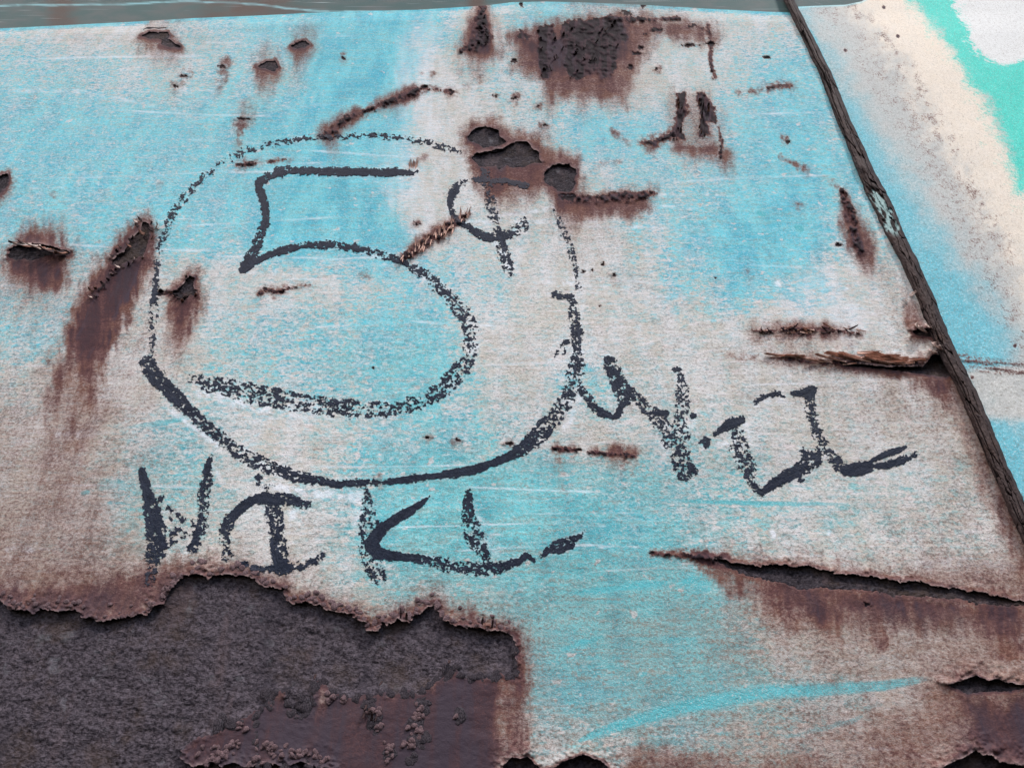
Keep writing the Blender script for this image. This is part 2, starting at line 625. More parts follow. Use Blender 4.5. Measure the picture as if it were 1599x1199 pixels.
HOLES = {
    'big': [(-500, 935), (-100, 925), (0, 934), (5, 944), (15, 950), (30, 951), (45, 955), (52, 958), (60, 951), (80, 953), (100, 953), (118, 952),
            (124, 957), (128, 966), (140, 963), (150, 970), (165, 970), (176, 967), (190, 965), (205, 963), (215, 957), (229, 961),
            (240, 945), (258, 942), (262, 930), (269, 918), (276, 908), (288, 899), (304, 896), (316, 898), (325, 904), (332, 899),
            (344, 896), (372, 899), (392, 901), (400, 908), (407, 914), (425, 918), (442, 919), (444, 931), (454, 942), (475, 939),
            (495, 946), (500, 943), (510, 953), (525, 956), (550, 959), (557, 968), (570, 971), (572, 984), (592, 988), (596, 971),
            (605, 976), (622, 965), (632, 969), (640, 974), (647, 961), (655, 958), (667, 949), (677, 945), (682, 951), (690, 966),
            (710, 976), (730, 980), (750, 980), (762, 984), (780, 984), (800, 994), (805, 1010), (806, 1040), (803, 1056), (795, 1058),
            (780, 1050), (762, 1058), (745, 1057), (728, 1060), (718, 1052), (710, 1040), (700, 1050), (690, 1058), (675, 1066),
            (668, 1075), (655, 1085), (640, 1078), (620, 1083), (600, 1080), (585, 1087), (570, 1082), (555, 1090), (535, 1086),
            (520, 1082), (508, 1070), (497, 1060), (493, 1065), (490, 1090), (488, 1110), (478, 1118), (460, 1116), (452, 1105),
            (446, 1090), (447, 1075), (435, 1078), (420, 1088), (418, 1105), (400, 1108), (385, 1120), (365, 1128), (350, 1140),
            (330, 1148), (310, 1150), (295, 1160), (283, 1172), (282, 1182), (290, 1192), (300, 1198), (320, 1191), (330, 1189),
            (345, 1197), (368, 1188), (380, 1199), (400, 1193), (420, 1191), (445, 1196), (470, 1189), (490, 1195), (515, 1201),
            (540, 1230), (520, 1300), (300, 1420), (-500, 1420)],
    'foot': [(785, 1196), (800, 1181), (812, 1184), (825, 1180), (834, 1192), (846, 1201), (862, 1199), (890, 1184), (912, 1177), (928, 1184),
             (942, 1190), (955, 1205), (962, 1225), (900, 1250), (780, 1235)],
    'slot': [(1480, 1069), (1491, 1066), (1508, 1060), (1524, 1054), (1534, 1058), (1544, 1063), (1554, 1059), (1574, 1065), (1589, 1068), (1612, 1070),
             (1596, 1075), (1574, 1079), (1549, 1080), (1529, 1080), (1511, 1085), (1499, 1078), (1488, 1074)],
    'corner': [(1462, 1206), (1484, 1191), (1501, 1184), (1512, 1178), (1524, 1171), (1534, 1178), (1549, 1179), (1561, 1189), (1574, 1191), (1600, 1196),
               (1640, 1215), (1620, 1260), (1480, 1260)],
    'crack': [(1112, 873), (1125, 871), (1137, 877), (1162, 881), (1190, 884), (1199, 880), (1214, 881), (1229, 881), (1244, 887), (1259, 882),
              (1271, 885), (1284, 890), (1309, 895), (1329, 897), (1359, 899), (1384, 903), (1409, 909), (1429, 905), (1449, 911), (1464, 915),
              (1491, 918), (1511, 923), (1531, 923), (1549, 930), (1561, 931), (1584, 936), (1600, 939), (1610, 943), (1574, 946), (1549, 943),
              (1524, 944), (1499, 934), (1469, 935), (1444, 931), (1419, 930), (1394, 931), (1369, 923), (1339, 920), (1306, 920), (1281, 918),
              (1246, 921), (1231, 913), (1214, 909), (1199, 906), (1162, 897), (1132, 883)],
    'eyeA': [(731, 214), (736, 207), (742, 201), (755, 198), (770, 200), (779, 204), (780, 212), (790, 221), (785, 227), (772, 230), (755, 231),
             (745, 225), (732, 220)],
    'eyeB': [(736, 246), (745, 240), (762, 237), (772, 234), (784, 233), (795, 227), (805, 221), (817, 220), (827, 224), (829, 230), (832, 235),
             (841, 237), (841, 245), (846, 255), (835, 254), (820, 261), (800, 262), (790, 257), (780, 266), (775, 260), (750, 261), (740, 252)],
    'eyeC': [(849, 270), (860, 260), (870, 256), (887, 256), (899, 265), (900, 272), (897, 280), (899, 287), (890, 300), (870, 299), (865, 292), (850, 286)],
    'left': [(14, 390), (25, 384), (37, 381), (50, 380), (65, 381), (82, 385), (110, 394), (108, 398), (82, 397), (65, 402), (50, 407), (37, 404),
             (25, 407), (14, 402)],
    'torn': [(175, 405), (188, 397), (200, 387), (204, 372), (212, 366), (220, 360), (222, 347), (232, 347), (235, 357), (232, 372), (229, 387), (222, 400),
             (200, 407), (185, 416), (175, 412)],
    'tooth': [(261, 456), (277, 452), (287, 442), (292, 434), (297, 431), (304, 433), (302, 447), (306, 460), (297, 462), (285, 472), (277, 467), (270, 460)],
    'edge0': [(-12, 292), (-4, 276), (5, 272), (12, 270), (13, 280), (9, 290), (0, 303), (-12, 306)],
    'top1': [(220, 57), (232, 50), (248, 51), (262, 50), (266, 56), (262, 61), (277, 70), (282, 74), (265, 75), (250, 71), (252, 63), (230, 60)],
    'top2': [(454, 73), (465, 66), (477, 64), (484, 70), (475, 76), (460, 76)],
    'top3': [(401, 103), (415, 98), (430, 94), (434, 105), (429, 114), (415, 108), (405, 107)],
    'peelA': [(1426, 516), (1440, 511), (1452, 514), (1462, 521), (1464, 527), (1446, 525), (1428, 523)],
    'peelB': [(1308, 562), (1322, 566), (1345, 569), (1375, 572), (1410, 573), (1440, 572), (1452, 560), (1470, 545), (1478, 560), (1490, 586), (1478, 590),
              (1450, 585), (1400, 578), (1350, 574), (1318, 572)],
}
HOLE_DEPTH = {'big': .0032, 'crack': .0026, 'foot': .004, 'slot': .004, 'corner': .005, 'eyeA': .0022, 'eyeB': .0024, 'eyeC': .002, 'peelB': .006, 'peelA': .005}
HOLE_LIFT = {'big': .0036, 'crack': .0034, 'foot': .005, 'slot': .006, 'corner': .006, 'eyeA': .003, 'eyeB': .003, 'eyeC': .003, 'left': .004, 'torn': .003,
             'tooth': .0025, 'peelA': .005, 'peelB': .005}

# ------------------------------------------------------------------ the big lattice
STEP = 1.9
LAT = Lattice(axis(-36, 1636, STEP, -700, 2300), axis(-36, 1236, STEP, -420, 1900))
U, V = LAT.U, LAT.V
Z0 = np.zeros(U.shape)

# worn turquoise, in cells of 80 photo pixels (0 = bare grey primer, 9 = full colour)
TG = ["32245678636543333222",
      "55445588244323465433",
      "66666787224664675433",
      "66666787223455676533",
      "66666887233246885433",
      "44333335542235753333",
      "55324556622222222222",
      "32134456632532222222",
      "21353235653234322222",
      "22553247887665433333",
      "23432137888876433333",
      "22332235667888522222",
      "22222223568888622111",
      "11111111157888754211",
      "11111111124455443111"]
RG = ["33242100023552110000",
      "12122100023541200000",
      "11011000022112200000",
      "11001000023322100000",
      "22210000013421000000",
      "54432111011221100111",
      "35531100001111222222",
      "46431000001111123444",
      "57421000000111111344",
      "56320000000000011244",
      "66433210000011222444",
      "77766532100001566677",
      "79999865431012445566",
      "99988888872012334588",
      "99888888754444556888"]


def grid_field(rows):
    g = np.array([[int(c) for c in r] for r in rows], float) / 9
    gu = np.arange(20) * 80 + 40.
    gv = np.arange(15) * 80 + 40.
    # warp the look-up so that the cells do not show
    wu = U + fbm(U / 70, V / 45, 5) * 26
    wv = V + fbm(U / 90, V / 60, 6) * 16
    x = np.clip((wu - 40) / 80, 0, 18.999)
    y = np.clip((wv - 40) / 80, 0, 13.999)
    i = x.astype(int)
    j = y.astype(int)
    fx = x - i
    fy = y - j
    fx = fx * fx * (3 - 2 * fx)
    fy = fy * fy * (3 - 2 * fy)
    return (g[j, i] * (1 - fx) + g[j, i + 1] * fx) * (1 - fy) + (g[j + 1, i] * (1 - fx) + g[j + 1, i + 1] * fx) * fy


turq = grid_field(TG)
rust = np.clip(grid_field(RG) * .80 - .05, 0, 1)
pale = Z0.copy()
brt = Z0.copy()
edge = Z0.copy()
dark = Z0.copy()
gloss = Z0.copy()
hue = np.clip(1 - smooth(V, 330, 900) + .55 * smooth(U, 850, 1050) * (1 - smooth(V, 430, 620)) + fbm(U / 130, V / 90, 35) * .25, 0, 1) * .62
dirt_shade = np.clip(.02 + .45 * smooth(V, 420, 1000) + .50 * smooth(V, 480, 800) * (1 - smooth(U, 120, 420)) + .22 * smooth(V, 330, 480) * (1 - smooth(V, 700, 800)) * smooth(U, 650, 900) + .3 * smooth(V, 880, 1020) * smooth(U, 1100, 1350) + .30 * smooth(V, 830, 960) * smooth(U, 560, 800) + .35 * smooth(U, seam_u(V) - 110, seam_u(V) - 10) * smooth(V, 520, 760) + fbm(U / 60, V / 40, 34) * .16, 0, 1)  # grime plus painted light falloff: bright at the top, darker at lower left
H = fbm(U / 420, V / 300, 30, 2) * .0025 + fbm(U / 7, V / 5, 31, 2) * .00012 + fbm(U / 40, V / 26, 33, 2) * .00025


def put_max(F, sl, val):
    F[sl] = np.maximum(F[sl], val)


def soft_poly(F, pts, s, soft, seed=0, wob=6):
    sl = LAT.around(pts, soft * 2.5 + 20)
    u, v = U[sl], V[sl]
    d = poly_sd(u, v, pts) + fbm(u / 16, v / 16, 50 + seed) * wob + fbm(u / 9, v / 60, 55 + seed) * soft * .5
    put_max(F, sl, s * smooth(-d, -soft * 2.4, soft * 2.0))


def drip(F, pts, soft=.5, seed=0, wob=.3):
    """stain along a polyline of (u, v, half width, strength)"""
    pad = max(p[2] for p in pts) * 3 + 12
    sl = LAT.around(pts, pad)
    u, v = U[sl], V[sl]
    d, t = pl_sd(u, v, pts)
    k = np.arange(len(pts))
    hw = np.interp(t, k, [p[2] for p in pts])
    s = np.interp(t, k, [p[3] for p in pts])
    d = d + fbm(u / 9, v / 24, 60 + seed) * hw * wob + np.where(hw < 9, fbm(u / 4.5, v / 4, 64 + seed) * (hw * .55 if wob > .2 else 0), 0)
    s = np.where((hw < 9) & (wob > .2) & (soft == .5), s * np.clip(.75 + .5 * fbm(u / 7, v / 6, 66 + seed), .2, 1), s)
    put_max(F, sl, s * np.clip(1 + (.20 * fbm(u / 11, v / 80, 68 + seed) if soft == .5 else 0), .5, 1.2) * np.exp(-(np.clip(d - hw * .4, 0, None) / (hw * (.45 + soft) + 1.5)) ** 2))


DRIPS = [
    [(62, 398, 40, .9), (55, 412, 47, 1.0), (48, 428, 47, .95), (38, 446, 40, .6), (25, 470, 30, .3)],
    [(234, 328, 5, .5), (226, 352, 20, .8), (206, 398, 32, 1), (182, 438, 34, 1.1), (160, 478, 36, 1.05), (143, 522, 36, .95), (127, 570, 38, .8), (107, 640, 44, .62), (92, 720, 50, .52), (82, 800, 55, .45)],
    [(304, 425, 14, .5), (292, 458, 22, .95), (284, 485, 24, 1.0), (279, 515, 20, .8), (271, 550, 16, .48), (266, 592, 12, .25)],
    [(248, 46, 24, .45), (252, 70, 32, .65), (256, 90, 32, .42), (256, 118, 25, .15)],
    [(474, 60, 20, .45), (472, 82, 15, .7), (466, 100, 9, .45), (462, 140, 10, .15)],
    [(420, 92, 22, .42), (418, 115, 20, .7), (414, 140, 13, .45), (409, 168, 8, .15)],
    [(352, 100, 9, .6), (346, 125, 7, .55), (338, 156, 5, .2)],
    [(292, 115, 8, .6), (276, 135, 8, .6), (268, 156, 8, .2)],
    [(386, 172, 14, .45), (378, 195, 10, .75), (373, 215, 6, .55), (370, 238, 5, .2)],
    [(752, 12, 15, .6), (750, 45, 20, .9), (746, 80, 30, .9), (742, 100, 27, .45)],
    [(750, -40, 14, .6), (750, -6, 12, .5), (752, 14, 13, .5)],
    [(1318, 303, 9, .5), (1330, 345, 14, .95), (1345, 385, 17, .95), (1356, 415, 14, .65), (1370, 440, 10, .25)],
    [(514, 208, 15, .7), (523, 235, 11, .35), (524, 262, 11, .18)],
    [(870, 700, 8, .8), (873, 720, 5, .55), (877, 775, 5, .22)],
    [(893, 702, 9, .5), (893, 722, 8, .2)],
    [(930, 708, 9, .6), (928, 716, 8, .3)],
    [(962, 708, 14, .75), (965, 722, 20, .4), (970, 745, 20, .16)],
    [(985, 708, 10, .75), (987, 735, 6, .3)],
    [(1183, 518, 16, .5), (1240, 516, 12, .7), (1300, 517, 12, .7), (1346, 522, 5, .5)],
    [(1210, 536, 22, .35), (1270, 535, 22, .35), (1330, 535, 16, .3)],
    [(1205, 560, 10, .5), (1280, 565, 12, .6), (1360, 570, 14, .75), (1450, 578, 14, .85)],
    [(1455, 585, 30, .7), (1480, 602, 22, .75), (1505, 650, 22, .55), (1560, 780, 22, .6), (1600, 870, 24, .65), (1630, 940, 26, .6)],
    [(1408, 455, 6, .4), (1422, 478, 10, .6), (1425, 500, 14, .75), (1435, 520, 12, .75)],
    [(1375, 420, 26, .28), (1400, 470, 24, .3), (1420, 520, 22, .3)],
    [(1280, 600, 60, .22), (1380, 610, 70, .30), (1450, 620, 50, .38)],
    [(625, 406, 7, .7), (650, 388, 10, .75), (682, 365, 11, .75), (715, 345, 8, .75), (733, 334, 4, .6)],
    [(622, 412, 5, .5), (612, 424, 4, .25)],
    [(404, 462, 6, .6), (416, 452, 6, .6), (432, 456, 8, .75), (452, 450, 5, .5), (484, 445, 2, .5)],
    [(562, 431, 6, .4), (572, 430, 6, .5)],
    [(510, 211, 12, .75), (530, 195, 13, .8), (548, 183, 11, .75), (575, 171, 8, .65), (610, 157, 11, .8), (650, 143, 10, .8), (665, 138, 6, .7), (690, 142, 4, .5), (706, 144, 6, .6)],
    [(620, 163, 15, .35), (600, 172, 12, .3)],
    [(372, 258, 7, .7), (388, 257, 6, .8), (404, 254, 6, .6)],
    [(376, 266, 7, .5), (376, 278, 3, .3)],
    [(420, 252, 4, .7), (445, 249, 4, .6), (465, 248, 2, .2)],
    [(728, 136, 5, .4), (742, 128, 7, .6), (757, 118, 4, .5)],
    [(774, 150, 5, .7), (775, 158, 3, .2)],
    [(1155, 145, 5, .6), (1164, 147, 5, .5)], [(1175, 143, 5, .7), (1182, 143, 5, .6)],
    [(1198, 137, 6, .8), (1220, 134, 6, .8), (1240, 136, 7, .7), (1246, 150, 8, .25)],
    [(1222, 214, 4, .8), (1228, 222, 5, .7), (1234, 232, 3, .3)],
    [(1218, 245, 3, .7), (1240, 257, 4, .75), (1257, 266, 5, .8), (1259, 276, 3, .4)],
    [(1238, 318, 3, .5), (1249, 323, 5, .7), (1256, 322, 4, .3)],
    [(1287, 277, 3, .6), (1300, 283, 4, .6), (1313, 297, 5, .6)],
    [(955, 203, 4, .6), (965, 213, 5, .75), (972, 218, 3, .5)], [(978, 220, 3, .5), (985, 227, 3, .5)],
    [(1003, 223, 6, .8), (1020, 222, 9, .9), (1035, 217, 8, .9), (1052, 208, 8, .8)], [(1018, 232, 12, .6), (1024, 244, 5, .3)],
    [(846, 195, 5, .8), (850, 200, 6, .6)], [(835, 168, 6, .6), (842, 164, 5, .7), (839, 176, 4, .4)], [(800, 155, 7, .6), (804, 152, 7, .8), (803, 170, 5, .35)],
    [(1025, 112, 5, .6), (1028, 108, 4, .8)],
    [(940, 256, 4, .6), (948, 250, 3, .4)], [(962, 253, 4, .6), (970, 251, 4, .5)], [(925, 268, 4, .6), (932, 263, 4, .6)],
    [(945, 415, 5, .4), (943, 425, 5, .25)], [(955, 428, 6, .5), (962, 440, 5, .4)],
    [(1164, 424, 4, .5), (1170, 432, 4, .45), (1166, 443, 4, .3)],
    [(1130, 553, 4, .5), (1147, 556, 5, .6), (1165, 557, 5, .6), (1200, 560, 4, .5)],
    [(590, 745, 5, .7), (593, 760, 5, .65)],
    [(1020, 863, 5, .8), (1060, 866, 6, .85), (1100, 870, 10, .95), (1130, 878, 12, .95)],
    [(1085, 872, 5, .7), (1110, 890, 10, .7), (1150, 912, 24, .7)],
    [(1353, 945, 6, .9), (1362, 962, 8, .8), (1375, 1000, 16, .7)],
    [(1290, 955, 26, .9), (1300, 985, 18, .75), (1310, 1010, 10, .5)],
    [(1420, 950, 22, .85), (1435, 985, 14, .55)], [(1225, 940, 22, .8), (1240, 975, 18, .6)],
    [(1560, 960, 40, .9), (1565, 1000, 40, .7)],
    [(858, 118, 10, .7), (860, 150, 10, .6), (862, 192, 9, .22)], [(905, 135, 12, .7), (908, 165, 12, .45), (910, 190, 10, .15)], [(955, 130, 14, .7), (960, 160, 14, .5), (963, 185, 12, .15)],
    [(60, 430, 30, .7), (48, 470, 32, .45), (35, 530, 30, .28), (25, 600, 30, .2)], [(1075, 235, 14, .6), (1078, 265, 14, .3), (1080, 290, 12, .12)], [(1130, 245, 12, .7), (1138, 270, 10, .35)],
    [(885, 320, 18, .8), (892, 350, 16, .5), (896, 385, 12, .25)], [(790, 300, 26, .6), (790, 325, 24, .4), (792, 350, 20, .18)],
    [(1210, 960, 18, .6), (1215, 1000, 16, .4), (1220, 1040, 14, .2)], [(1340, 970, 20, .6), (1350, 1020, 18, .3)], [(1480, 960, 26, .7), (1490, 1010, 24, .45), (1495, 1045, 20, .3)], [(1260, 965, 14, .6), (1270, 1010, 12, .3)],
    [(400, 500, 8, .15), (405, 470, 10, .3)],
    [(664, 245, 4, .6), (645, 252, 4, .4), (645, 263, 8, .35)], [(640, 280, 4, .3), (641, 300, 4, .12)],
    [(649, 349, 6, .7), (648, 362, 4, .2)],
    [(668, 683, 7, .6), (674, 683, 5, .6)], [(714, 687, 7, .65), (717, 687, 5, .6)], [(793, 692, 7, .6), (797, 697, 5, .6)],
    [(495, 702, 7, .35), (500, 702, 5, .3)], [(15, 665, 6, .5), (22, 670, 8, .3)], [(53, 629, 3, .7), (53, 631, 3, .5)],
    [(537, 90, 7, .6), (534, 104, 4, .15)], [(575, 94, 3, .3), (576, 95, 3, .3)], [(249, 287, 5, .45), (251, 289, 4, .4)],
    [(83, 303, 4, .7), (85, 301, 4, .5)], [(0, 300, 8, .9), (8, 280, 10, .8), (14, 268, 5, .5)], [(-2, 306, 6, .6), (-6, 330, 6, .4)],
    [(800, 1000, 20, .7), (803, 1055, 20, .75), (802, 1110, 22, .72), (806, 1160, 24, .7)],
    [(705, 144, 5, .8), (703, 155, 4, .3)], [(676, 117, 4, .6), (678, 121, 6, .2)], [(657, 115, 2, .6), (659, 115, 2, .6)],
]
for n, d in enumerate(DRIPS):
    drip(rust, d, seed=n % 9)
soft_poly(rust, [(798, 48), (870, 28), (960, 18), (1060, 26), (1108, 36), (1122, 60), (1118, 75), (1060, 62), (1030, 60), (1005, 90), (992, 120), (980, 165), (905, 160),
                 (870, 150), (866, 166), (852, 164), (845, 125), (800, 110)], .78, 10, 1)
soft_poly(dark, [(842, 44), (975, 34), (978, 62), (955, 118), (885, 118), (846, 118)], .34, 8, 2)
soft_poly(rust, [(800, 60), (990, 30), (985, 80), (965, 125), (930, 132), (880, 125), (845, 120)], 1.05, 14, 2)
soft_poly(rust, [(1045, 140), (1110, 140), (1125, 190), (1140, 250), (1130, 262), (1070, 250), (1046, 230), (1040, 180)], .52, 14, 3)
soft_poly(rust, [(1048, 215), (1085, 222), (1120, 215), (1138, 258), (1080, 246), (1052, 236)], .85, 9, 4)
soft_poly(rust, [(722, 210), (735, 190), (770, 184), (800, 200), (840, 205), (860, 230), (905, 245), (912, 275), (907, 320), (898, 350), (875, 340), (858, 312),
                 (845, 300), (800, 302), (775, 318), (745, 292), (732, 262), (726, 236)], .86, 10, 5)
soft_poly(rust, [(760, 265), (830, 262), (850, 290), (840, 312), (780, 320), (765, 300)], .66, 10, 15)
soft_poly(rust, [(893, 300), (1022, 297), (1018, 322), (985, 343), (960, 336), (900, 346), (880, 330)], .82, 10, 6)
soft_poly(rust, [(1110, 868), (1200, 876), (1400, 903), (1610, 936), (1615, 1000), (1500, 985), (1380, 985), (1290, 975), (1210, 965), (1160, 925)], .88, 26, 7, 10)
soft_poly(rust, [(1200, 905), (1400, 930), (1610, 945), (1610, 968), (1400, 956), (1230, 935)], 1.0, 14, 8)
soft_poly(rust, [(1482, 1076), (1560, 1083), (1640, 1080), (1640, 1230), (1430, 1230), (1460, 1190), (1500, 1150), (1495, 1110)], .95, 18, 9, 8)
soft_poly(rust, [(270, 1190), (300, 1140), (430, 1080), (480, 1110), (520, 1075), (640, 1075), (720, 1040), (795, 1050), (790, 1110), (780, 1230), (270, 1230)], 1.05, 14, 10)
soft_poly(rust, [(765, 1045), (812, 1050), (808, 1120), (812, 1230), (765, 1230)], .74, 13, 21, 12)
soft_poly(rust, [(690, 1090), (700, 1060), (780, 1060), (785, 1160), (780, 1200), (700, 1200)], .72, 16, 11)
soft_poly(rust, [(-40, 905), (60, 905), (150, 900), (230, 880), (330, 868), (400, 888), (450, 905), (470, 935), (430, 950), (300, 930), (200, 980), (-40, 970)], .82, 16, 12)
soft_poly(rust, [(560, 965), (640, 950), (690, 930), (740, 950), (800, 975), (820, 1000), (780, 1000), (680, 970), (600, 1000)], .78, 14, 13)
soft_poly(rust, [(960, 1160), (1040, 1150), (1180, 1175), (1260, 1160), (1340, 1185), (1460, 1180), (1460, 1240), (960, 1240)], .62, 18, 14, 14)

soft_poly(gloss, [(260, 1240), (300, 1150), (430, 1085), (500, 1070), (700, 1050), (780, 1060), (775, 1240)], 1, 22, 16)
soft_poly(gloss, [(-60, 910), (100, 925), (200, 915), (300, 885), (400, 890), (440, 925), (300, 920), (150, 990), (-60, 970)], .6, 14, 17)
soft_poly(gloss, [(1500, 1090), (1640, 1085), (1640, 1190), (1500, 1180)], .6, 14, 18)
soft_poly(gloss, [(1230, 925), (1400, 945), (1640, 955), (1640, 985), (1300, 970)], .5, 14, 19)
# ------------------------------------------------------------------ holes in the paint
GH = np.full(U.shape, 1e3)
hole_sd = {}
for n, (k, pts) in enumerate(HOLES.items()):
    sl = LAT.around(pts, 70)
    u, v = U[sl], V[sl]
    amp = 2.6 if k in ('big', 'crack') else 1.5
    d = poly_sd(u, v, pts) + fbm(u / 5, v / 5, 70 + n, 3) * amp
    GH[sl] = np.minimum(GH[sl], d)
    gy, gx = np.gradient(d, LAT.vs[sl[0]], LAT.us[sl[1]])
    upper = np.clip(-gy + .15, 0, 1)                # sheet above the hole: the rim that hangs over it
    lift = HOLE_LIFT.get(k, .0018)
    fall = 15. if lift > .004 else 7.
    wav = .55 + .45 * fbm(u / 11, v / 11, 80 + n)
    dd = np.clip(d, 0, None)
    H[sl] += (lift * (.12 + .88 * upper) * np.exp(-dd / fall) * np.clip(wav, .05, 1.3))
    # a crumpled, blistered rim
    H[sl] += .0013 * np.exp(-dd / 16) * (.35 + upper) * (np.clip(fbm(u / 7, v / 6, 90 + n), 0, 1) * .6 + np.clip(fbm(u / 14, v / 11, 95 + n), 0, 1) * 1.3) * (1.7 if k in ('big', 'foot', 'corner') else .8) * smooth(fbm(u / 55, v / 55, 97 + n), -.5, .5)
    put_max(edge, sl, (np.exp(-dd / (3.2 if lift > .004 else 1.6)) * (.15 + .85 * upper) * np.clip(.75 + .7 * fbm(u / 9, v / 9, 120 + n), 0, 1)))
    put_max(rust, sl, np.clip((.95 if k not in ('crack',) else .85) * np.exp(-np.clip(dd - 2, 0, None) / (26. if k == 'big' else 14. if k == 'crack' else 3.5 + 8. * smooth(gy, -.4, .8))), 0, 1))

# ------------------------------------------------------------------ ridges, scale and pits
RIDGES = [   # polyline of (u, v, half width), height, roughness
    ([(508, 212, 6), (520, 203, 9), (540, 187, 7), (560, 178, 5), (590, 166, 5), (620, 153, 7), (650, 143, 7), (664, 137, 6)], .0030, 4),
    ([(664, 139, 2), (690, 142, 2), (705, 144, 4)], .0012, 3),
    ([(628, 404, 6), (655, 385, 9), (690, 362, 9), (715, 345, 6), (733, 334, 3)], .0032, 3),
    ([(403, 461, 3), (416, 452, 4), (432, 457, 5), (452, 450, 3), (484, 445, 1.5)], .0014, 3),
    ([(905, 310, 8), (940, 309, 9), (980, 307, 9), (1020, 303, 6)], .0026, 4),
    ([(1177, 517, 2), (1205, 516, 4), (1240, 513, 4), (1290, 514, 4), (1320, 518, 3), (1347, 522, 2)], .0026, 3),
    ([(1200, 558, 2), (1250, 563, 3), (1300, 567, 6), (1350, 562, 9), (1400, 564, 11), (1440, 567, 9)], .0016, 5),
    ([(1315, 300, 6), (1325, 322, 10), (1333, 345, 10), (1334, 368, 8), (1345, 392, 8)], .0036, 4),
    ([(864, 700, 4), (878, 702, 5), (900, 703, 3)], .0016, 3),
    ([(920, 706, 3), (938, 706, 3), (955, 710, 4), (990, 711, 4)], .0016, 3),
    ([(1020, 863, 3), (1060, 866, 4), (1112, 873, 7)], .0026, 4),
    ([(1003, 223, 4), (1022, 222, 5), (1050, 210, 5)], .002, 3),
    ([(752, 14, 9), (752, 35, 10), (754, 55, 13), (745, 70, 12), (720, 80, 5)], .0028, 4),
    ([(950, 27, 4), (985, 31, 4), (1030, 30, 4), (1064, 28, 3)], .0022, 4),
    ([(1072, 43, 2), (1085, 40, 3), (1104, 50, 3)], .0012, 3),
    ([(1105, 38, 4), (1110, 60, 5), (1109, 85, 4), (1112, 105, 4), (1116, 121, 4)], .0022, 4),
    ([(1122, 198, 3), (1127, 225, 4), (1125, 246, 4)], .0018, 4),
    ([(174, 414, 3), (170, 436, 4), (157, 452, 4), (148, 466, 4)], .0022, 4),
    ([(1030, 48, 3), (1020, 47, 4), (1005, 53, 3)], .0018, 3),
    ([(370, 258, 3), (388, 257, 4), (403, 254, 3)], .0014, 3),
    ([(422, 252, 3), (445, 249, 2)], .001, 3),
    ([(1198, 137, 3), (1220, 134, 3), (1238, 135, 3)], .0016, 3),
]
for n, (pl, hh, fr) in enumerate(RIDGES):
    sl = LAT.around(pl, 26)
    u, v = U[sl], V[sl]
    d, t = pl_sd(u, v, pl)
    hw = np.interp(t, np.arange(len(pl)), [p[2] for p in pl])
    d = d + fbm(u / fr, v / fr, 140 + n) * 2.0 + fbm(u / 12, v / 10, 145 + n) * hw * .35
    r = np.clip(1 - d / (hw * 1.5), 0, 1)
    rough = fbm(u / 5.0, v / 4.6, 150 + n, 3)
    H[sl] += hh * r * r * (3 - 2 * r) * (.65 + .8 * rough)
    put_max(rust, sl, .9 * smooth(r, .12, .8))
    core = smooth(np.clip(1 - d / (hw * .95), 0, 1), 0, .5) * smooth(rough, -.1, .3)
    put_max(dark, sl, core)
SCALE = [
    ([(839, 40), (867, 37), (866, 75), (860, 100), (860, 125), (847, 122), (842, 95)], 1.0),
    ([(875, 37), (900, 30), (950, 27), (975, 32), (981, 60), (960, 67), (966, 85), (960, 115), (940, 126), (930, 112), (920, 121), (900, 126), (885, 117), (877, 87)], 1.0),
    ([(1055, 145), (1072, 144), (1076, 172), (1065, 200), (1070, 220), (1050, 217), (1050, 200), (1056, 175)], 1.1),
    ([(1087, 145), (1102, 145), (1117, 170), (1121, 192), (1105, 192), (1110, 213), (1090, 213), (1095, 180)], 1.1),
    ([(742, 26), (752, 12), (761, 13), (761, 48), (772, 57), (765, 66), (745, 72), (716, 81), (736, 64)], 1.1),
    ([(803, 50), (815, 47), (832, 56), (825, 66), (808, 60)], .7),
    ([(0, 300), (3, 276), (14, 268), (13, 290)], .8),
]
for n, (pg, s) in enumerate(SCALE):
    sl = LAT.around(pg, 16)
    u, v = U[sl], V[sl]
    vert = n in (2, 3)
    d = poly_sd(u, v, pg) + fbm(u / 5, v / 5, 170 + n) * 3.5
    m = smooth(-d, -3, 4)
    sc = fbm(u / (3.2 if vert else 7.5), v / (9 if vert else 3.4), 180 + n, 3)
    col_ = smooth(fbm(u / 6, v / 60, 190 + n, 2), -.75, .25)
    H[sl] += m * s * (.0005 + (.0020 if vert else .0013) * sc)
    put_max(rust, sl, m * 1.05)
    put_max(dark, sl, m * col_ * (.45 + .75 * smooth(-sc, -.45, .45)))
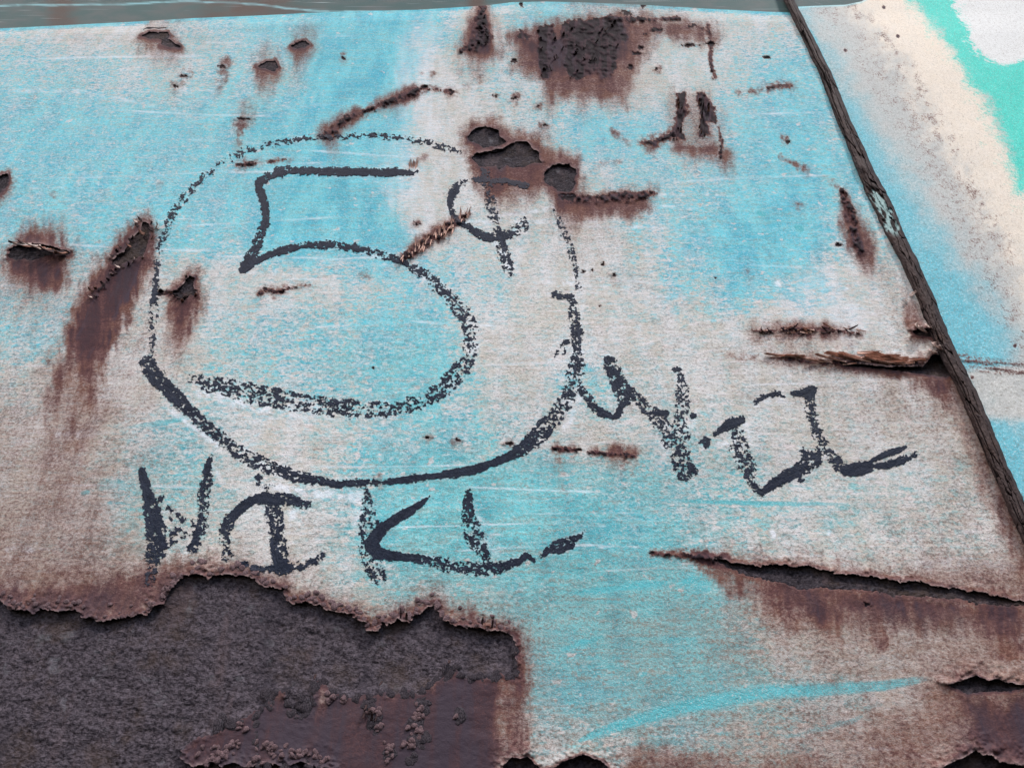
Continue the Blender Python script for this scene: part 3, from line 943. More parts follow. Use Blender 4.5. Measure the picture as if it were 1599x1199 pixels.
PITS = [(537, 91, 3, 3), (649, 350, 4, 4), (669, 683, 5, 2), (714, 687, 4, 2.5), (795, 693, 6, 2.5), (870, 701, 5, 3), (905, 702, 6, 2), (1075, 71, 11, 3.5),
        (1093, 71, 2, 2), (1111, 69, 9, 3), (1003, 75, 5, 2.5), (995, 84, 7, 2.5), (984, 106, 6, 4), (802, 96, 5, 4), (978, 20, 9, 4), (1025, 47, 9, 3),
        (1353, 944, 5, 3), (1320, 79, 4, 2.5), (1380, 12, 2, 2.5), (1197, 90, 5, 2.5), (804, 153, 5, 3), (839, 166, 4, 2), (774, 150, 4, 2.5), (704, 145, 2.5, 5),
        (663, 136, 5, 3), (347, 104, 6, 3), (288, 119, 7, 2.5), (273, 135, 5, 2.5), (380, 186, 10, 2), (850, 195, 6, 2), (1230, 222, 3, 3), (888, 309, 14, 6),
        (1018, 863, 4, 2.5), (1120, 871, 8, 2.5), (942, 412, 2, 3), (925, 422, 2, 2), (958, 430, 4, 3), (910, 424, 3, 3), (1118, 434, 2, 1.5), (936, 478, 2, 1.5),
        (250, 458, 6, 5), (584, 210, 5, 2), (1310, 382, 5, 3), (583, 575, 2, 3), (437, 456, 7, 2.5), (415, 451, 5, 2), (388, 258, 6, 2), (376, 258, 4, 2),
        (1001, 4, 6, 3), (1004, 10, 4, 5), (80, -2, 4, 3), (138, 3, 5, 2.5), (1025, 109, 2, 3), (813, 8, 3, 4)]
for n, (pu, pv, ru, rv) in enumerate(PITS):
    sl = LAT.box(pu - 20, pv - 20, pu + 20, pv + 20)
    u, v = U[sl], V[sl]
    q = np.hypot((u - pu + fbm(v / 4, v * 0, 210 + n) * 2) / (ru * .9), (v - pv) / (rv * .9)) + fbm(u / 3.2, v / 3.2, 200 + n) * .8
    H[sl] += -.0010 * smooth(1.2 - q, 0, .8) + .0009 * smooth(1 - np.abs(q - 1.4) / .6, 0, 1) * (v < pv + 1)
    put_max(dark, sl, smooth(1.25 - q, 0, .5))
    put_max(rust, sl, .55 * smooth(1.9 - q, 0, 1.3))
rust += dark * .25

# ------------------------------------------------------------------ streaks
BRIGHT = [  # bright uncovered turquoise strokes (u, v, half width, strength)
    [(905, 1156, 2, 0.9), (930, 1145, 7, 1), (980, 1128, 10, 1), (1050, 1108, 12, 1), (1120, 1093, 13, 1), (1200, 1080, 12, 1), (1290, 1076, 11, 1), (1380, 1070, 9, 0.9), (1430, 1062, 7, 0.7), (1455, 1058, 4, 0.4)],
    [(892, 926, 2, 0.7), (925, 922, 6, 0.9), (960, 919, 5, 0.9), (1000, 913, 5, 0.9), (1040, 910, 3, 0.7)],
    [(880, 1014, 2, 0.5), (905, 1004, 5, 0.8), (940, 994, 3, 0.7)],
    [(1062, 912, 3, 0.6), (1075, 907, 7, 0.9), (1090, 903, 3, 0.6)],
    [(160, 674, 2, 0.3), (220, 664, 4, 0.5), (285, 655, 3.5, 0.7)],
    [(1220, 1152, 2, 0.4), (1280, 1138, 4, 0.55), (1330, 1126, 5, 0.6), (1345, 1118, 4, 0.5)],
    [(1035, 780, 2, 0.4), (1100, 783, 3, 0.7), (1200, 786, 4, 0.7), (1330, 787, 3, 0.4)],
    [(1245, 355, 4, 0.9), (1250, 358, 5, 0.9)],
    [(1185, 333, 4, 0.7), (1192, 335, 4, 0.7)],
    [(130, 770, 3, 0.9), (137, 768, 3, 0.9)],
    [(160, 758, 12, 0.5), (190, 755, 8, 0.5)],
    [(1000, 1053, 4, 0.9), (1008, 1051, 3, 0.8)],
    [(990, 1160, 5, 0.5), (1065, 1155, 8, 0.5)],
]
for n, d in enumerate(BRIGHT):
    drip(brt, d, .02 if max(p[2] for p in d) < 14 else .6, n % 9, .06)
PALE = [
    [(10, 143, 3, .5), (120, 142, 3, .6), (240, 165, 3, .5)], [(180, 110, 2, .4), (235, 108, 2, .5)], [(300, 75, 3, .5), (420, 70, 3, .5)],
    [(275, 140, 2, .5), (345, 142, 2, .6)], [(0, 445, 2, .8), (60, 446, 2, .9), (140, 440, 2, .6)], [(5, 505, 3, .5), (100, 492, 3, .6), (230, 478, 2, .4)],
    [(70, 680, 4, .6), (110, 679, 5, .95), (150, 675, 4, .7)], [(25, 690, 2, .6), (70, 686, 2, .6)], [(10, 858, 3, .8), (45, 857, 4, .9), (85, 858, 2, .7)],
    [(770, 336, 2, .9), (830, 332, 2, .9), (870, 322, 2, .9), (905, 314, 1.5, .7)], [(690, 346, 2, .7), (820, 347, 2, .8), (960, 346, 2, .6)],
    [(900, 354, 2, .7), (1010, 355, 2, .7), (1080, 360, 1.5, .4)], [(1020, 304, 2, .7), (1160, 306, 1.5, .6)], [(1030, 322, 2, .7), (1090, 326, 1.5, .5)],
    [(500, 409, 2, .6), (620, 414, 2, .5), (700, 423, 2, .5)], [(800, 422, 2, .5), (900, 428, 2, .6)], [(815, 433, 3, .5), (900, 445, 4, .7), (980, 452, 3, .6)],
    [(890, 455, 3, .5), (1000, 462, 3, .6), (1100, 465, 2, .6)], [(830, 440, 2, .5), (960, 448, 2, .5)],
    [(860, 690, 2, .5), (890, 660, 4, .9), (905, 620, 4, .8), (908, 560, 3, .8), (908, 480, 3, .8)],
    [(380, 425, 3, .6), (440, 428, 4, .6)], [(380, 660, 6, .5), (480, 650, 8, .6), (620, 650, 5, .5)], [(310, 610, 8, .7), (380, 632, 8, .8), (480, 655, 6, .6)],
    [(265, 640, 3, .9), (300, 665, 3, .9), (340, 695, 3, .8)], [(420, 760, 5, .9), (500, 772, 5, .9), (560, 775, 6, .8)], [(330, 725, 4, .6), (345, 750, 6, .6)],
    [(460, 798, 5, .8), (445, 815, 8, .7), (450, 850, 8, .5)], [(775, 380, 4, .8), (797, 420, 4, .9)],
    [(770, 280, 1.2, .9), (776, 320, 1.2, .95), (785, 365, 1.2, .95), (786, 376, 1.2, .8)], [(1180, 630, 6, .6), (1225, 625, 6, .6)], [(1100, 700, 5, .7), (1140, 690, 5, .9), (1165, 665, 6, .8), (1175, 700, 5, .6)],
    [(1270, 735, 6, .6), (1285, 715, 4, .8)], [(1340, 745, 6, .7), (1400, 740, 8, .7), (1430, 720, 6, .7)], [(1040, 700, 6, .7), (1030, 720, 5, .5)],
    [(1080, 665, 4, .6), (1090, 640, 4, .5)], [(985, 600, 5, .6), (975, 580, 4, .6)], [(560, 775, 8, .8), (562, 820, 8, .7), (566, 850, 8, .6)], [(745, 800, 8, .6), (760, 840, 8, .6), (775, 865, 8, .6)],
    [(1400, 880, 8, .5), (1500, 878, 9, .7), (1580, 885, 6, .5)], [(1440, 835, 4, .4), (1520, 830, 4, .6)], [(1205, 830, 4, .95), (1208, 834, 4, .95)], [(1292, 830, 3, .9), (1294, 833, 3, .8)],
    [(1322, 452, 4, .9), (1327, 450, 3, .9)], [(1215, 442, 4, .8), (1220, 443, 3, .8)], [(1370, 450, 40, .3), (1280, 470, 60, .45), (1330, 490, 50, .5)],
    [(480, 17, 1.5, .9), (440, 12, 2, .9), (400, 7, 2, .9)], [(655, 60, 30, .45), (650, 130, 34, .55), (660, 190, 40, .5)], [(620, 250, 40, .45), (640, 310, 40, .5), (655, 350, 30, .5)],
    [(1320, 1167, 2, .6), (1380, 1168, 2, .8), (1440, 1169, 2, .5)], [(1400, 1086, 1.5, .5), (1480, 1086, 1.5, .5)],
]
for n, d in enumerate(PALE):
    drip(pale, d, .5, n % 9)
for k in range(130):                                  # hairline rub marks, nearly level
    u0, v0 = random.uniform(-20, 1400), random.uniform(40, 900)
    L = random.uniform(40, 330)
    s = random.uniform(-.06, .06)
    w = random.uniform(.5, 1.0)
    st_, bow = random.uniform(.25, .8), random.uniform(-4, 4)
    drip(pale, [(u0, v0, w, .1), (u0 + L * .2, v0 + L * s * .2 + bow * .6, w, st_), (u0 + L * .5, v0 + L * s * .5 + bow, w, st_ * random.uniform(.4, 1)), (u0 + L * .8, v0 + L * s * .8 + bow * .6, w, st_), (u0 + L, v0 + L * s, w, .1)], .4, k % 9)
pale *= np.clip(1 - smooth(rust, .55, .95) * .55, 0, 1)

# ------------------------------------------------------------------ black brush lettering
INK = {}
INK['painted_ring'] = ('thin hand-brushed black ring round the price', [
    [(582, 211, 4.5, .25), (605, 214, 3, .5), (640, 218, 3.5, .75), (670, 224, 4.5, .6), (700, 232, 4, .6), (717, 238, 2, .8)],
    [(866, 328, 2.5, .8), (880, 362, 5, 1.0), (893, 395, 5.5, 1.0), (900, 425, 5, 1.0), (905, 452, 4, 1.05)],
    [(866, 459, 4, .1), (884, 464, 4.5, .25)],
    [(892, 464, 7, .5), (896, 488, 9, .4), (899, 515, 9, .45), (902, 545, 10, .5), (900, 575, 12, .55), (895, 595, 13, .65), (887, 620, 11, .7), (868, 648, 13, .55),
     (845, 675, 13, .5), (825, 693, 11, .3), (800, 710, 8, .1), (770, 722, 6.5, .05), (740, 733, 6.5, .05), (700, 740, 6.5, .05), (660, 745, 6, .1), (610, 751, 5.5, .1),
     (592, 752, 4, .5), (570, 753, 5.5, .2), (530, 755, 6.5, .15), (490, 749, 8, .3), (460, 743, 9, .4), (430, 733, 10, .45), (400, 720, 12, .55), (370, 704, 12, .55),
     (345, 685, 11, .5), (325, 668, 10, .4), (300, 645, 10, .3), (285, 630, 10, .3), (265, 610, 12, .2), (245, 590, 14, .3), (230, 568, 14, .4)],
    [(238, 550, 5, .95), (237, 520, 5, .85), (240, 490, 6, .75), (242, 460, 6, .35), (243, 430, 4, .35), (246, 405, 5, .7), (250, 385, 5, .85), (262, 350, 6, .85), (275, 325, 6, .75),
     (295, 300, 5, .85), (320, 275, 5, .95), (350, 253, 4.5, .95), (380, 237, 5, .75), (410, 228, 4, .9), (440, 222, 4, .75), (470, 217, 4, .4), (500, 215, 4, .35),
     (530, 214, 4, .5), (560, 212, 3.5, .55), (582, 211, 4, .25)],
    [(866, 560, 1.5, .5), (871, 546, 2, .3), (878, 536, 3, .3), (886, 533, 4, .2)], [(882, 552, 2.5, .4), (884, 540, 2, .4)],
])
INK['painted_numeral'] = ('large black hand-painted numeral 5', [
    [(650, 268, 3, .1), (640, 270, 5.5, .15), (600, 269, 7, .12), (550, 269, 7.5, .12), (500, 268, 8, .15), (460, 266, 8, .25), (440, 268, 8.5, .35), (420, 275, 8.5, .25), (406, 284, 7, .15),
     (404, 292, 6, .1), (410, 310, 7, .12), (415, 330, 7, .08), (415, 345, 7, .15), (408, 365, 9, .35), (398, 390, 10, .35), (390, 405, 10, .25), (383, 417, 9, .1), (379, 422, 6, .1)],
    [(385, 419, 5, .1), (400, 408, 5.5, .1), (425, 396, 5.5, .12), (450, 388, 5.5, .18), (480, 383, 6.5, .28), (520, 382, 7, .28), (550, 386, 7, .35), (580, 393, 7, .45), (605, 400, 6.5, .4),
     (627, 407, 5.5, .15), (645, 417, 6, .65), (665, 430, 8, .7), (685, 448, 10, .65), (705, 468, 11, .65), (722, 487, 12, .7), (733, 510, 11, .7), (736, 530, 12, .65),
     (735, 550, 12, .75), (725, 570, 13, .75), (708, 590, 14, .75), (690, 608, 14, .65), (660, 625, 13, .65), (620, 637, 12, .72), (580, 640, 13, .72), (530, 637, 14, .65),
     (490, 632, 15, .68), (440, 623, 15, .68), (390, 613, 14, .68), (350, 603, 14, .7), (320, 597, 13, .75), (300, 592, 8, .85)],
])
INK['painted_cent_sign'] = ('small black hand-painted cent sign', [
    [(745, 280, 3.5, .6), (725, 283, 5, .6), (712, 292, 7, .35), (704, 308, 6.5, .15), (703, 320, 5.5, .15), (708, 335, 5, .3), (715, 347, 5, .15), (730, 354, 5, .25), (748, 366, 6.5, .25), (765, 371, 7.5, .15),
     (785, 368, 7.5, .35), (805, 360, 8, .55), (817, 352, 8, .5), (818, 340, 4, .45)],
    [(745, 281, 4.5, .25), (780, 282, 5, .2), (805, 285, 5, .15), (822, 291, 5.5, .2)],
    [(757, 264, 7, .35), (760, 285, 7, .5), (763, 305, 8, .8), (768, 330, 8, .8), (775, 350, 6, .7), (781, 370, 8.5, .25), (787, 395, 10, .45), (793, 415, 9, .5), (797, 428, 4, .6)],
])
LETTERS = [
    ('black brushed letter N, left of the lower word', [
        [(222, 735, 6, .05), (225, 750, 7, .08), (231, 772, 9, .2), (238, 800, 14, .25), (244, 825, 17, .30), (245, 850, 17, .45), (240, 870, 13, .45), (238, 890, 9, .5), (234, 908, 9, .6)],
        [(240, 805, 5, .1), (250, 838, 4.5, .12), (261, 853, 3, .15)], [(247, 777, 4, .4), (252, 778, 5, .35)], [(263, 793, 4.5, .3), (265, 797, 4, .4)], [(266, 810, 3, .2), (266, 812, 2.5, .2)],
        [(276, 802, 5, .25), (278, 803, 5, .3)], [(284, 809, 5, .25), (285, 811, 5, .3)], [(267, 833, 4, .3), (274, 829, 6, .45), (281, 826, 4, .5)], [(286, 839, 5, .6), (290, 836, 5, .6)], [(272, 843, 4, .5), (266, 846, 4, .5)],
        [(332, 711, 1.5, .1), (325, 722, 6.5, .08), (324, 737, 8.5, .2), (322, 755, 9.5, .4), (318, 775, 10, .65), (318, 793, 9, .6), (316, 815, 9, .5), (312, 835, 10, .45), (300, 856, 9, .25)],
        [(299, 812, 4, .3), (304, 824, 6, .6), (306, 838, 6, .7)], [(254, 866, 4, .1), (257, 865, 3, .1)],
    ]),
    ('black brushed letters I and C run together', [
        [(352, 872, 4, .7), (352, 850, 7, .55), (352, 830, 9, .45), (357, 812, 9, .35), (367, 801, 7, .1), (380, 789, 7.5, .08), (395, 780, 7.5, .08), (415, 777, 9, .12), (440, 779, 11, .3), (465, 784, 10, .25), (482, 788, 6, .5)],
        [(425, 788, 13, .35), (430, 812, 13, .55), (434, 838, 14, .45), (436, 862, 14, .4), (440, 885, 17, .28)],
        [(398, 887, 4, .4), (425, 887, 6, .3), (455, 885, 6, .3), (472, 883, 6, .45), (490, 877, 7, .35), (503, 866, 4.5, .35)],
        [(405, 745, 5, .35), (403, 755, 5, .3)], [(411, 764, 4, .5), (424, 756, 4, .6)], [(360, 862, 3, .3), (364, 866, 3, .2)], [(375, 880, 6, .25), (385, 879, 5, .3)], [(398, 888, 8, .3), (404, 889, 7, .4)],
    ]),
    ('black brushed letter K with a long sweeping arm', [
        [(570, 766, 4, .75), (573, 790, 9, .8), (575, 810, 13, .85), (573, 830, 13, .85), (575, 850, 13, .8), (575, 868, 12, .75), (583, 885, 12, .6), (590, 899, 12, .7)],
        [(671, 774, 1, .05), (660, 784, 4.5, .04), (640, 797, 7, .04), (618, 810, 8, .04), (600, 822, 8, .04), (588, 835, 9, .04), (580, 850, 10, .04), (588, 862, 10, .04), (610, 867, 7, .1), (640, 870, 7, .1),
         (665, 874, 7, .35), (690, 880, 9, .5), (715, 885, 10, .5), (740, 888, 10, .5), (765, 888, 11, .35), (790, 883, 8, .25), (810, 876, 6, .15), (822, 867, 6, .1), (834, 874, 3, .15)],
        [(589, 815, 4, .1), (590, 817, 4, .1)],
    ]),
    ('black brushed letter L at the end of the lower word', [
        [(732, 766, 4.5, .35), (731, 780, 9, .2), (731, 797, 9, .3), (734, 815, 12, .7), (740, 832, 13, .78), (746, 846, 12, .78), (752, 857, 9, .5), (758, 868, 8, .45), (763, 882, 6, .5)],
    ]),
    ('short black brushed dash closing the lower word', [
        [(845, 867, 3, .1), (858, 858, 9, .35), (875, 853, 11, .25), (890, 847, 10, .25), (902, 838, 5.5, .25), (911, 831, 2, .4)],
    ]),
    ('black brushed letter J joined to the ring', [
        [(908, 608, 6, .45), (915, 616, 6.5, .4), (924, 632, 7, .25), (938, 644, 6.5, .25), (952, 649, 5, .15)],
        [(957, 651, 4.5, .05), (965, 647, 6, .1), (969, 636, 7, .2), (976, 630, 8, .4)],
        [(951, 564, 9, .35), (961, 585, 12, .35), (970, 605, 13, .35), (976, 622, 12, .35)],
    ]),
    ('black brushed letter N with a broken slanting stroke', [
        [(985, 609, 6, .25), (1000, 626, 8, .5), (1015, 641, 10, .6), (1030, 656, 12, .72), (1040, 672, 12, .78), (1046, 690, 10, .8)], [(1022, 645, 5, .1), (1040, 645, 6, .08)],
        [(1052, 576, 3, .3), (1060, 578, 4.5, .35), (1064, 592, 6, .5), (1066, 610, 10, .8), (1066, 630, 11, .8), (1064, 650, 11, .78), (1066, 670, 13, .7), (1062, 690, 13, .7), (1063, 715, 16, .65), (1068, 736, 14, .6)],
        [(1082, 649, 4, .08), (1084, 649, 3.5, .08)], [(1081, 731, 5, .1), (1086, 736, 4, .1)], [(1094, 690, 4, .5), (1103, 688, 7, .3), (1102, 694, 5, .3)],
    ]),
    ('black brushed letter K of the slanting word', [
        [(1116, 677, 3, .05), (1130, 668, 8, .15), (1145, 660, 10, .15), (1160, 655, 6, .3)],
        [(1150, 676, 10, .45), (1153, 695, 13, .78), (1160, 715, 14, .78), (1168, 730, 13, .78), (1173, 746, 8, .5), (1176, 756, 6, .2), (1186, 767, 5, .2)],
        [(1189, 769, 6, .08), (1203, 758, 8, .08), (1225, 745, 10, .12), (1250, 733, 10, .22), (1272, 714, 15, .45), (1280, 706, 10, .5)], [(1253, 704, 5, .3), (1258, 708, 6, .4)],
        [(1180, 628, 4, .25), (1190, 620, 4.5, .15), (1210, 614, 5, .15), (1224, 619, 2.5, .2)], [(1250, 749, 4, .1), (1254, 749, 3, .1)],
    ]),
    ('black brushed letter I with a long dashed tail', [
        [(1240, 615, 6, .3), (1255, 613, 9, .25), (1268, 609, 9, .12)], [(1265, 620, 9, .2), (1265, 640, 9, .5), (1272, 658, 9, .5), (1278, 680, 9, .6), (1288, 698, 9, .55), (1300, 712, 9, .45), (1313, 728, 9, .4)],
        [(1320, 734, 9, .12), (1335, 733, 11, .1), (1355, 728, 9, .1)], [(1357, 721, 2, .05), (1380, 710, 5.5, .05), (1405, 702, 5.5, .05), (1415, 696, 1.5, .1)],
        [(1365, 728, 3, .05), (1385, 726, 8, .1), (1405, 719, 6, .1)], [(1408, 718, 6, .3), (1428, 710, 6, .3)],
    ]),
]


def ink_mask(u, v, strokes, seed):
    f = np.full(u.shape, -50.)
    tone = np.zeros(u.shape)
    for k, st in enumerate(strokes):
        d, t = pl_sd(u, v, st)
        P = np.array([p[:2] for p in st], float)
        kk = np.arange(len(st))
        hw = np.interp(t, kk, [p[2] for p in st])
        dry = np.interp(t, kk, [p[3] for p in st])
        L = np.concatenate([[0], np.cumsum(np.hypot(*np.diff(P, axis=0).T))])
        arc = np.interp(t, kk, L)
        pu, pv = np.interp(t, kk, P[:, 0]), np.interp(t, kk, P[:, 1])
        i = np.clip(t.astype(int), 0, len(st) - 2)
        T = P[i + 1] - P[i]
        cross = (T[..., 0] * (v - pv) - T[..., 1] * (u - pu)) / (np.hypot(T[..., 0], T[..., 1]) + 1e-6)
        n = fbm(u / 6.0 + v / 20, v / 4.4 - u / 30, 300 + seed * 7 + k, 3)          # the paint only takes on the high spots
        n2 = fbm(u / 2.3, v / 1.8, 400 + seed * 7 + k, 2)
        nb = fbm(arc / 16, cross / 1.5, 350 + seed * 7 + k, 2)                        # bristle tracks
        lop = fbm(arc / 30, arc * 0, 370 + seed * 7 + k, 2)
        prof = hw * (1 + .16 * lop) - d
        thin = smooth(prof, 0, 4)
        dr = np.clip(dry * (1.22 - .25 * thin), 0, 1.25)
        g = np.minimum(prof, 3.2 - 1.8 * dr) + n * (.9 + dr * 5.8) + n2 * (.9 + dr * 5.2) + nb * (.5 + dr * 1.6) - dr * 3.3
        g = np.where(prof < -2.5, -20., g)
        tone = np.where(g > f, smooth(nb, -.1, .8) * (.35 + .65 * dry) + .5 * smooth(1.2 - g, 0, 1.2), tone)
        f = np.maximum(f, g)
    return f, tone


# pale smears that follow the lettering
all_ink = [(nm, lab, st) for nm, (lab, st) in INK.items()] + [('painted_letter', lab, st) for lab, st in LETTERS]
for q, (nm, lab, strokes) in enumerate(all_ink):
    for st in strokes:
        sl = LAT.around(st, 26)
        u, v = U[sl], V[sl]
        d, t = pl_sd(u, v, st)
        hw = np.interp(t, np.arange(len(st)), [p[2] for p in st])
        s = smooth(hw + 9 - d, 0, 12) * np.clip(.22 + .6 * fbm(u / 34, v / 30, 500 + q), 0, .6)
        put_max(pale, sl, s * np.clip(1 - rust[sl] * 1.6, 0, 1))

# ------------------------------------------------------------------ signed fields of the three sheets
seam_x = seam_u(V)
G_SEAM = seam_x - U
G_TOP = V - top_v(U)
H_EDGE = smooth(np.clip(18 - G_TOP, 0, 18), 0, 18) * -.004           # the panel rolls back into its upper edge
put_max(edge, (slice(None), slice(None)), 0 * Z0)
turq = np.where((G_TOP < 7) & (rust < .4), np.maximum(turq, 1.1 - np.clip(G_TOP, 0, 7) / 9), turq)
H += H_EDGE
body = bpy.data.objects.new("vehicle_body", None)
COL.objects.link(body)
body.location = (0, 0, 0)
body["label"] = "weathered turquoise vehicle body with rust patches, a cracked seam and a black ringed 5¢"
body["category"] = "vehicle"

G1 = np.minimum(np.minimum(GH, G_SEAM + 2), G_TOP)
panel = cut_sheet("body_panel", LAT, G1, H, dict(turq=turq, rust=rust, pale=pale, brt=brt, edge=edge, dark=dark, gloss=gloss, dirt_shade=dirt_shade, hue=hue), M_PANEL, body, .0012)
panel["label"] = "turquoise and grey sheet metal panel with black lettering"

# ------------------------------------------------------------------ fender right of the welt
slF = LAT.box(1150, -420, 2300, 1900)
uF, vF = U[slF], V[slF]
cx_l = np.interp(vF, [-300, 0, 20, 50, 110, 170, 220, 280, 350, 420, 500, 700, 1200], [1180, 1305, 1318, 1352, 1398, 1430, 1460, 1492, 1532, 1568, 1606, 1700, 1930])
tl_l = np.interp(vF, [-300, 0, 50, 75, 150, 220, 290, 500, 1200], [1270, 1428, 1464, 1488, 1536, 1566, 1602, 1710, 2040])
tl_r = np.interp(vF, [-300, 0, 45, 75, 115, 135, 200, 500], [1330, 1490, 1511, 1526, 1562, 1610, 1650, 1800])
a = uF - cx_l
w = np.clip(uF - seam_u(vF), 0, None)
rise = smooth(a, -70, 330)
HF = .001 - .00025 * np.clip(a + 70, 0, None) ** 1.09 * .62 + fbm(uF / 6, vF / 5, 230, 2) * .00015 + fbm(uF / 60, vF / 60, 231, 2) * .0006
wob = fbm(uF / 18, vF / 18, 232) * 10
cream = smooth(a + wob * 1.8, -60, 90) * (1 - smooth(uF - tl_l, -20, 26))
teal = smooth(uF - tl_l + wob * 1.4, -70, 56)
white = smooth(uF - tl_r + wob * 1.3, -34, 34) * (1 - smooth(vF - (110 - (uF - 1560) * .35), -18, 12))
reach = np.interp(vF, [-300, 60, 130, 250, 400, 520, 570, 585, 640, 660, 760, 1200], [4, 4, 14, 46, 70, 110, 90, 6, 6, 60, 90, 120])
turqF = .80 * (1 - smooth(w + fbm(uF / 26, vF / 26, 237) * 16 - reach, -70, 75)) + .14
turqF *= np.interp(vF, [0, 570, 585, 640, 665], [1, 1, .45, .45, 1])
turqF = np.maximum(turqF, .95 * (1 - smooth(w, 6, 22)) * smooth(vF, 10, 60))
turqF = np.where(uF > tl_r + 40, .8, turqF)
rustF = .42 * np.exp(-((a - 18) / 22.) ** 2) * smooth(fbm(uF / 10, vF / 9, 234), -.3, .7) * 1.2 * (1 - smooth(vF, 320, 520))
rustF = np.maximum(rustF, .36 * smooth(-a, -30, 20) * smooth(a, -95, -10) * smooth(fbm(uF / 9, vF / 5, 235), -.4, .5))
d, t = pl_sd(uF, vF, [(1490, 560), (1540, 570), (1620, 578)])
strip = np.clip(1 - d / 16, 0, 1)
lam = fbm(uF / 40, (vF - .1 * uF) / 2.6, 236, 3)
HF += .0009 * strip * (.4 + .9 * lam)
rustF = np.maximum(rustF, smooth(strip, 0, .6) * (.46 + .35 * lam))
for pu, pv in ((1320, 79), (1380, 12), (1518, 589), (1402, 57), (1585, 540)):
    q = np.hypot(uF - pu, vF - pv)
    rustF = np.maximum(rustF, 1.2 * smooth(4 - q, 0, 2.5))
GF = np.minimum(uF - (seam_u(vF) + 2), vF - topr_v(uF))
full = lambda x: (lambda o: (o.__setitem__(slF, x), o)[1])(Z0.copy())
edF = .85 * smooth(4 - np.abs(vF - topr_v(uF)), 0, 4) * (uF < 1420)
fender = cut_sheet("fender_panel", LAT, full(GF), full(HF), dict(turq=full(turqF), rust=full(rustF), cream=full(cream), teal=full(teal), white=full(white), edge=full(edF)),
                   M_FENDER, body, .0015, sl=slF)
fender["label"] = "flared cream, teal and white panel right of the welt"

# ------------------------------------------------------------------ sill above the panel: it leans out over the edge
ls = Lattice(axis(-36, 1390, 4., -700, 1700), np.concatenate([np.arange(-420, -30, 13.), np.arange(-30, 70, 2.)]))
tv = np.minimum(top_v(ls.U), np.where(ls.U > 1236, topr_v(ls.U), 1e3))
up = np.clip(tv + 4 - ls.V, 0, None)
Hs = -.006 + .00012 * np.clip(up, 0, 60) + .0001 * np.clip(up - 60, 0, None)
Hs = Hs - np.where(ls.U > 1236, .000155 * np.clip(ls.U - 1236, 0, None) ** 1.09, 0)
rs = np.maximum(np.maximum(.7 * np.exp(-((ls.U - 95) / 30) ** 2), .6 * np.exp(-((ls.U - 335) / 40) ** 2)), .9 * np.exp(-((ls.U - 745) / 18) ** 2))
rs = np.maximum(rs, .6 * smooth(ls.U, 200, 420) * (1 - smooth(ls.U, 420, 560)))
line = np.interp(ls.U, [0, 150, 300, 400, 480, 560], [9, 8, 2, 7, 17, 19])
lip = .6 * smooth(2.2 - np.abs(ls.V - line + fbm(ls.U / 30, ls.V / 30, 4)), 0, 2) * (ls.U < 600) * (.4 + .6 * smooth(fbm(ls.U / 20, ls.V, 5), -.4, .3))
sill = cut_sheet("window_sill", ls, tv + 4 - ls.V, Hs, dict(rust=rs, lip=lip), M_SILL, body, 0)
sill["label"] = "grey-green painted sill above the panel"

# ------------------------------------------------------------------ bare rusted metal in each hole
patches = []
for n, (k, pts) in enumerate(HOLES.items()):
    p = np.asarray(pts, float)
    st = 2.0 if k == 'big' else 1.2
    lo = np.maximum(p.min(0) - 14, (-500, -60))
    hi = np.minimum(p.max(0) + 14, (2300, 1425))
    if k == 'big':
        lh = Lattice(axis(-36, 830, 2.0, -480, 831), axis(880, 1236, 1.8, 881, 1420))
    else:
        lh = Lattice(np.arange(lo[0], hi[0], st), np.arange(lo[1], hi[1], st))
    d = poly_sd(lh.U, lh.V, pts)
    dep = HOLE_DEPTH.get(k, .0014)
    base_h = bilin(LAT, fbm(U / 420, V / 300, 30, 2) * .0025 if n == 0 else BASE, lh.U, lh.V) if n else None
    if n == 0:
        BASE = fbm(U / 420, V / 300, 30, 2) * .0025
        base_h = bilin(LAT, BASE, lh.U, lh.V)
    ins = smooth(-d, -3, 12)
    # shallow at its lower rim, deep under the upper one
    gy, gx = np.gradient(d, lh.vs, lh.us)
    low = smooth(gy, -.1, .7) * smooth(d, -16, 2)
    hh = base_h - dep * (.35 + .65 * ins) * (1 - .72 * low)
    hh = hh + fbm(lh.U / 4.6, lh.V / 3.2, 240 + n, 3) * .00034 + fbm(lh.U / 22, lh.V / 16, 260 + n, 2) * .0007 - np.abs(fbm(lh.U / 11, lh.V / 7, 270 + n, 2)) * .0004
    hh = np.minimum(hh, base_h - .0003 + np.where(d < -1, .002, 0))
    ob = cut_sheet("rust_patch", lh, 7.5 - d, hh, {}, M_STEEL if k == 'big' else M_STEEL_D, panel, 0)
    if ob:
        patches.append(ob)

# ------------------------------------------------------------------ lettering laid on the paint
for q, (nm, lab, strokes) in enumerate(all_ink):
    p = np.array([s[:2] for st in strokes for s in st])
    pad = 18
    ll = Lattice(np.arange(p[:, 0].min() - pad, p[:, 0].max() + pad, 1.05), np.arange(p[:, 1].min() - pad, p[:, 1].max() + pad, 1.05))
    f, tone = ink_mask(ll.U, ll.V, strokes, q)
    f = np.minimum(f, bilin(LAT, GH, ll.U, ll.V) - 1.5)
    hh = bilin(LAT, H, ll.U, ll.V) + .00038 + fbm(ll.U / 2.5, ll.V / 2.5, 600 + q, 2) * .00006
    fd = smooth(bilin(LAT, rust, ll.U, ll.V), .45, 1.0) * .6
    ob = cut_sheet(nm, ll, f, hh, dict(fade=fd, tone=np.clip(tone, 0, 1)), M_INK, panel, .0004)
    if ob and lab:
        ob["label"] = lab

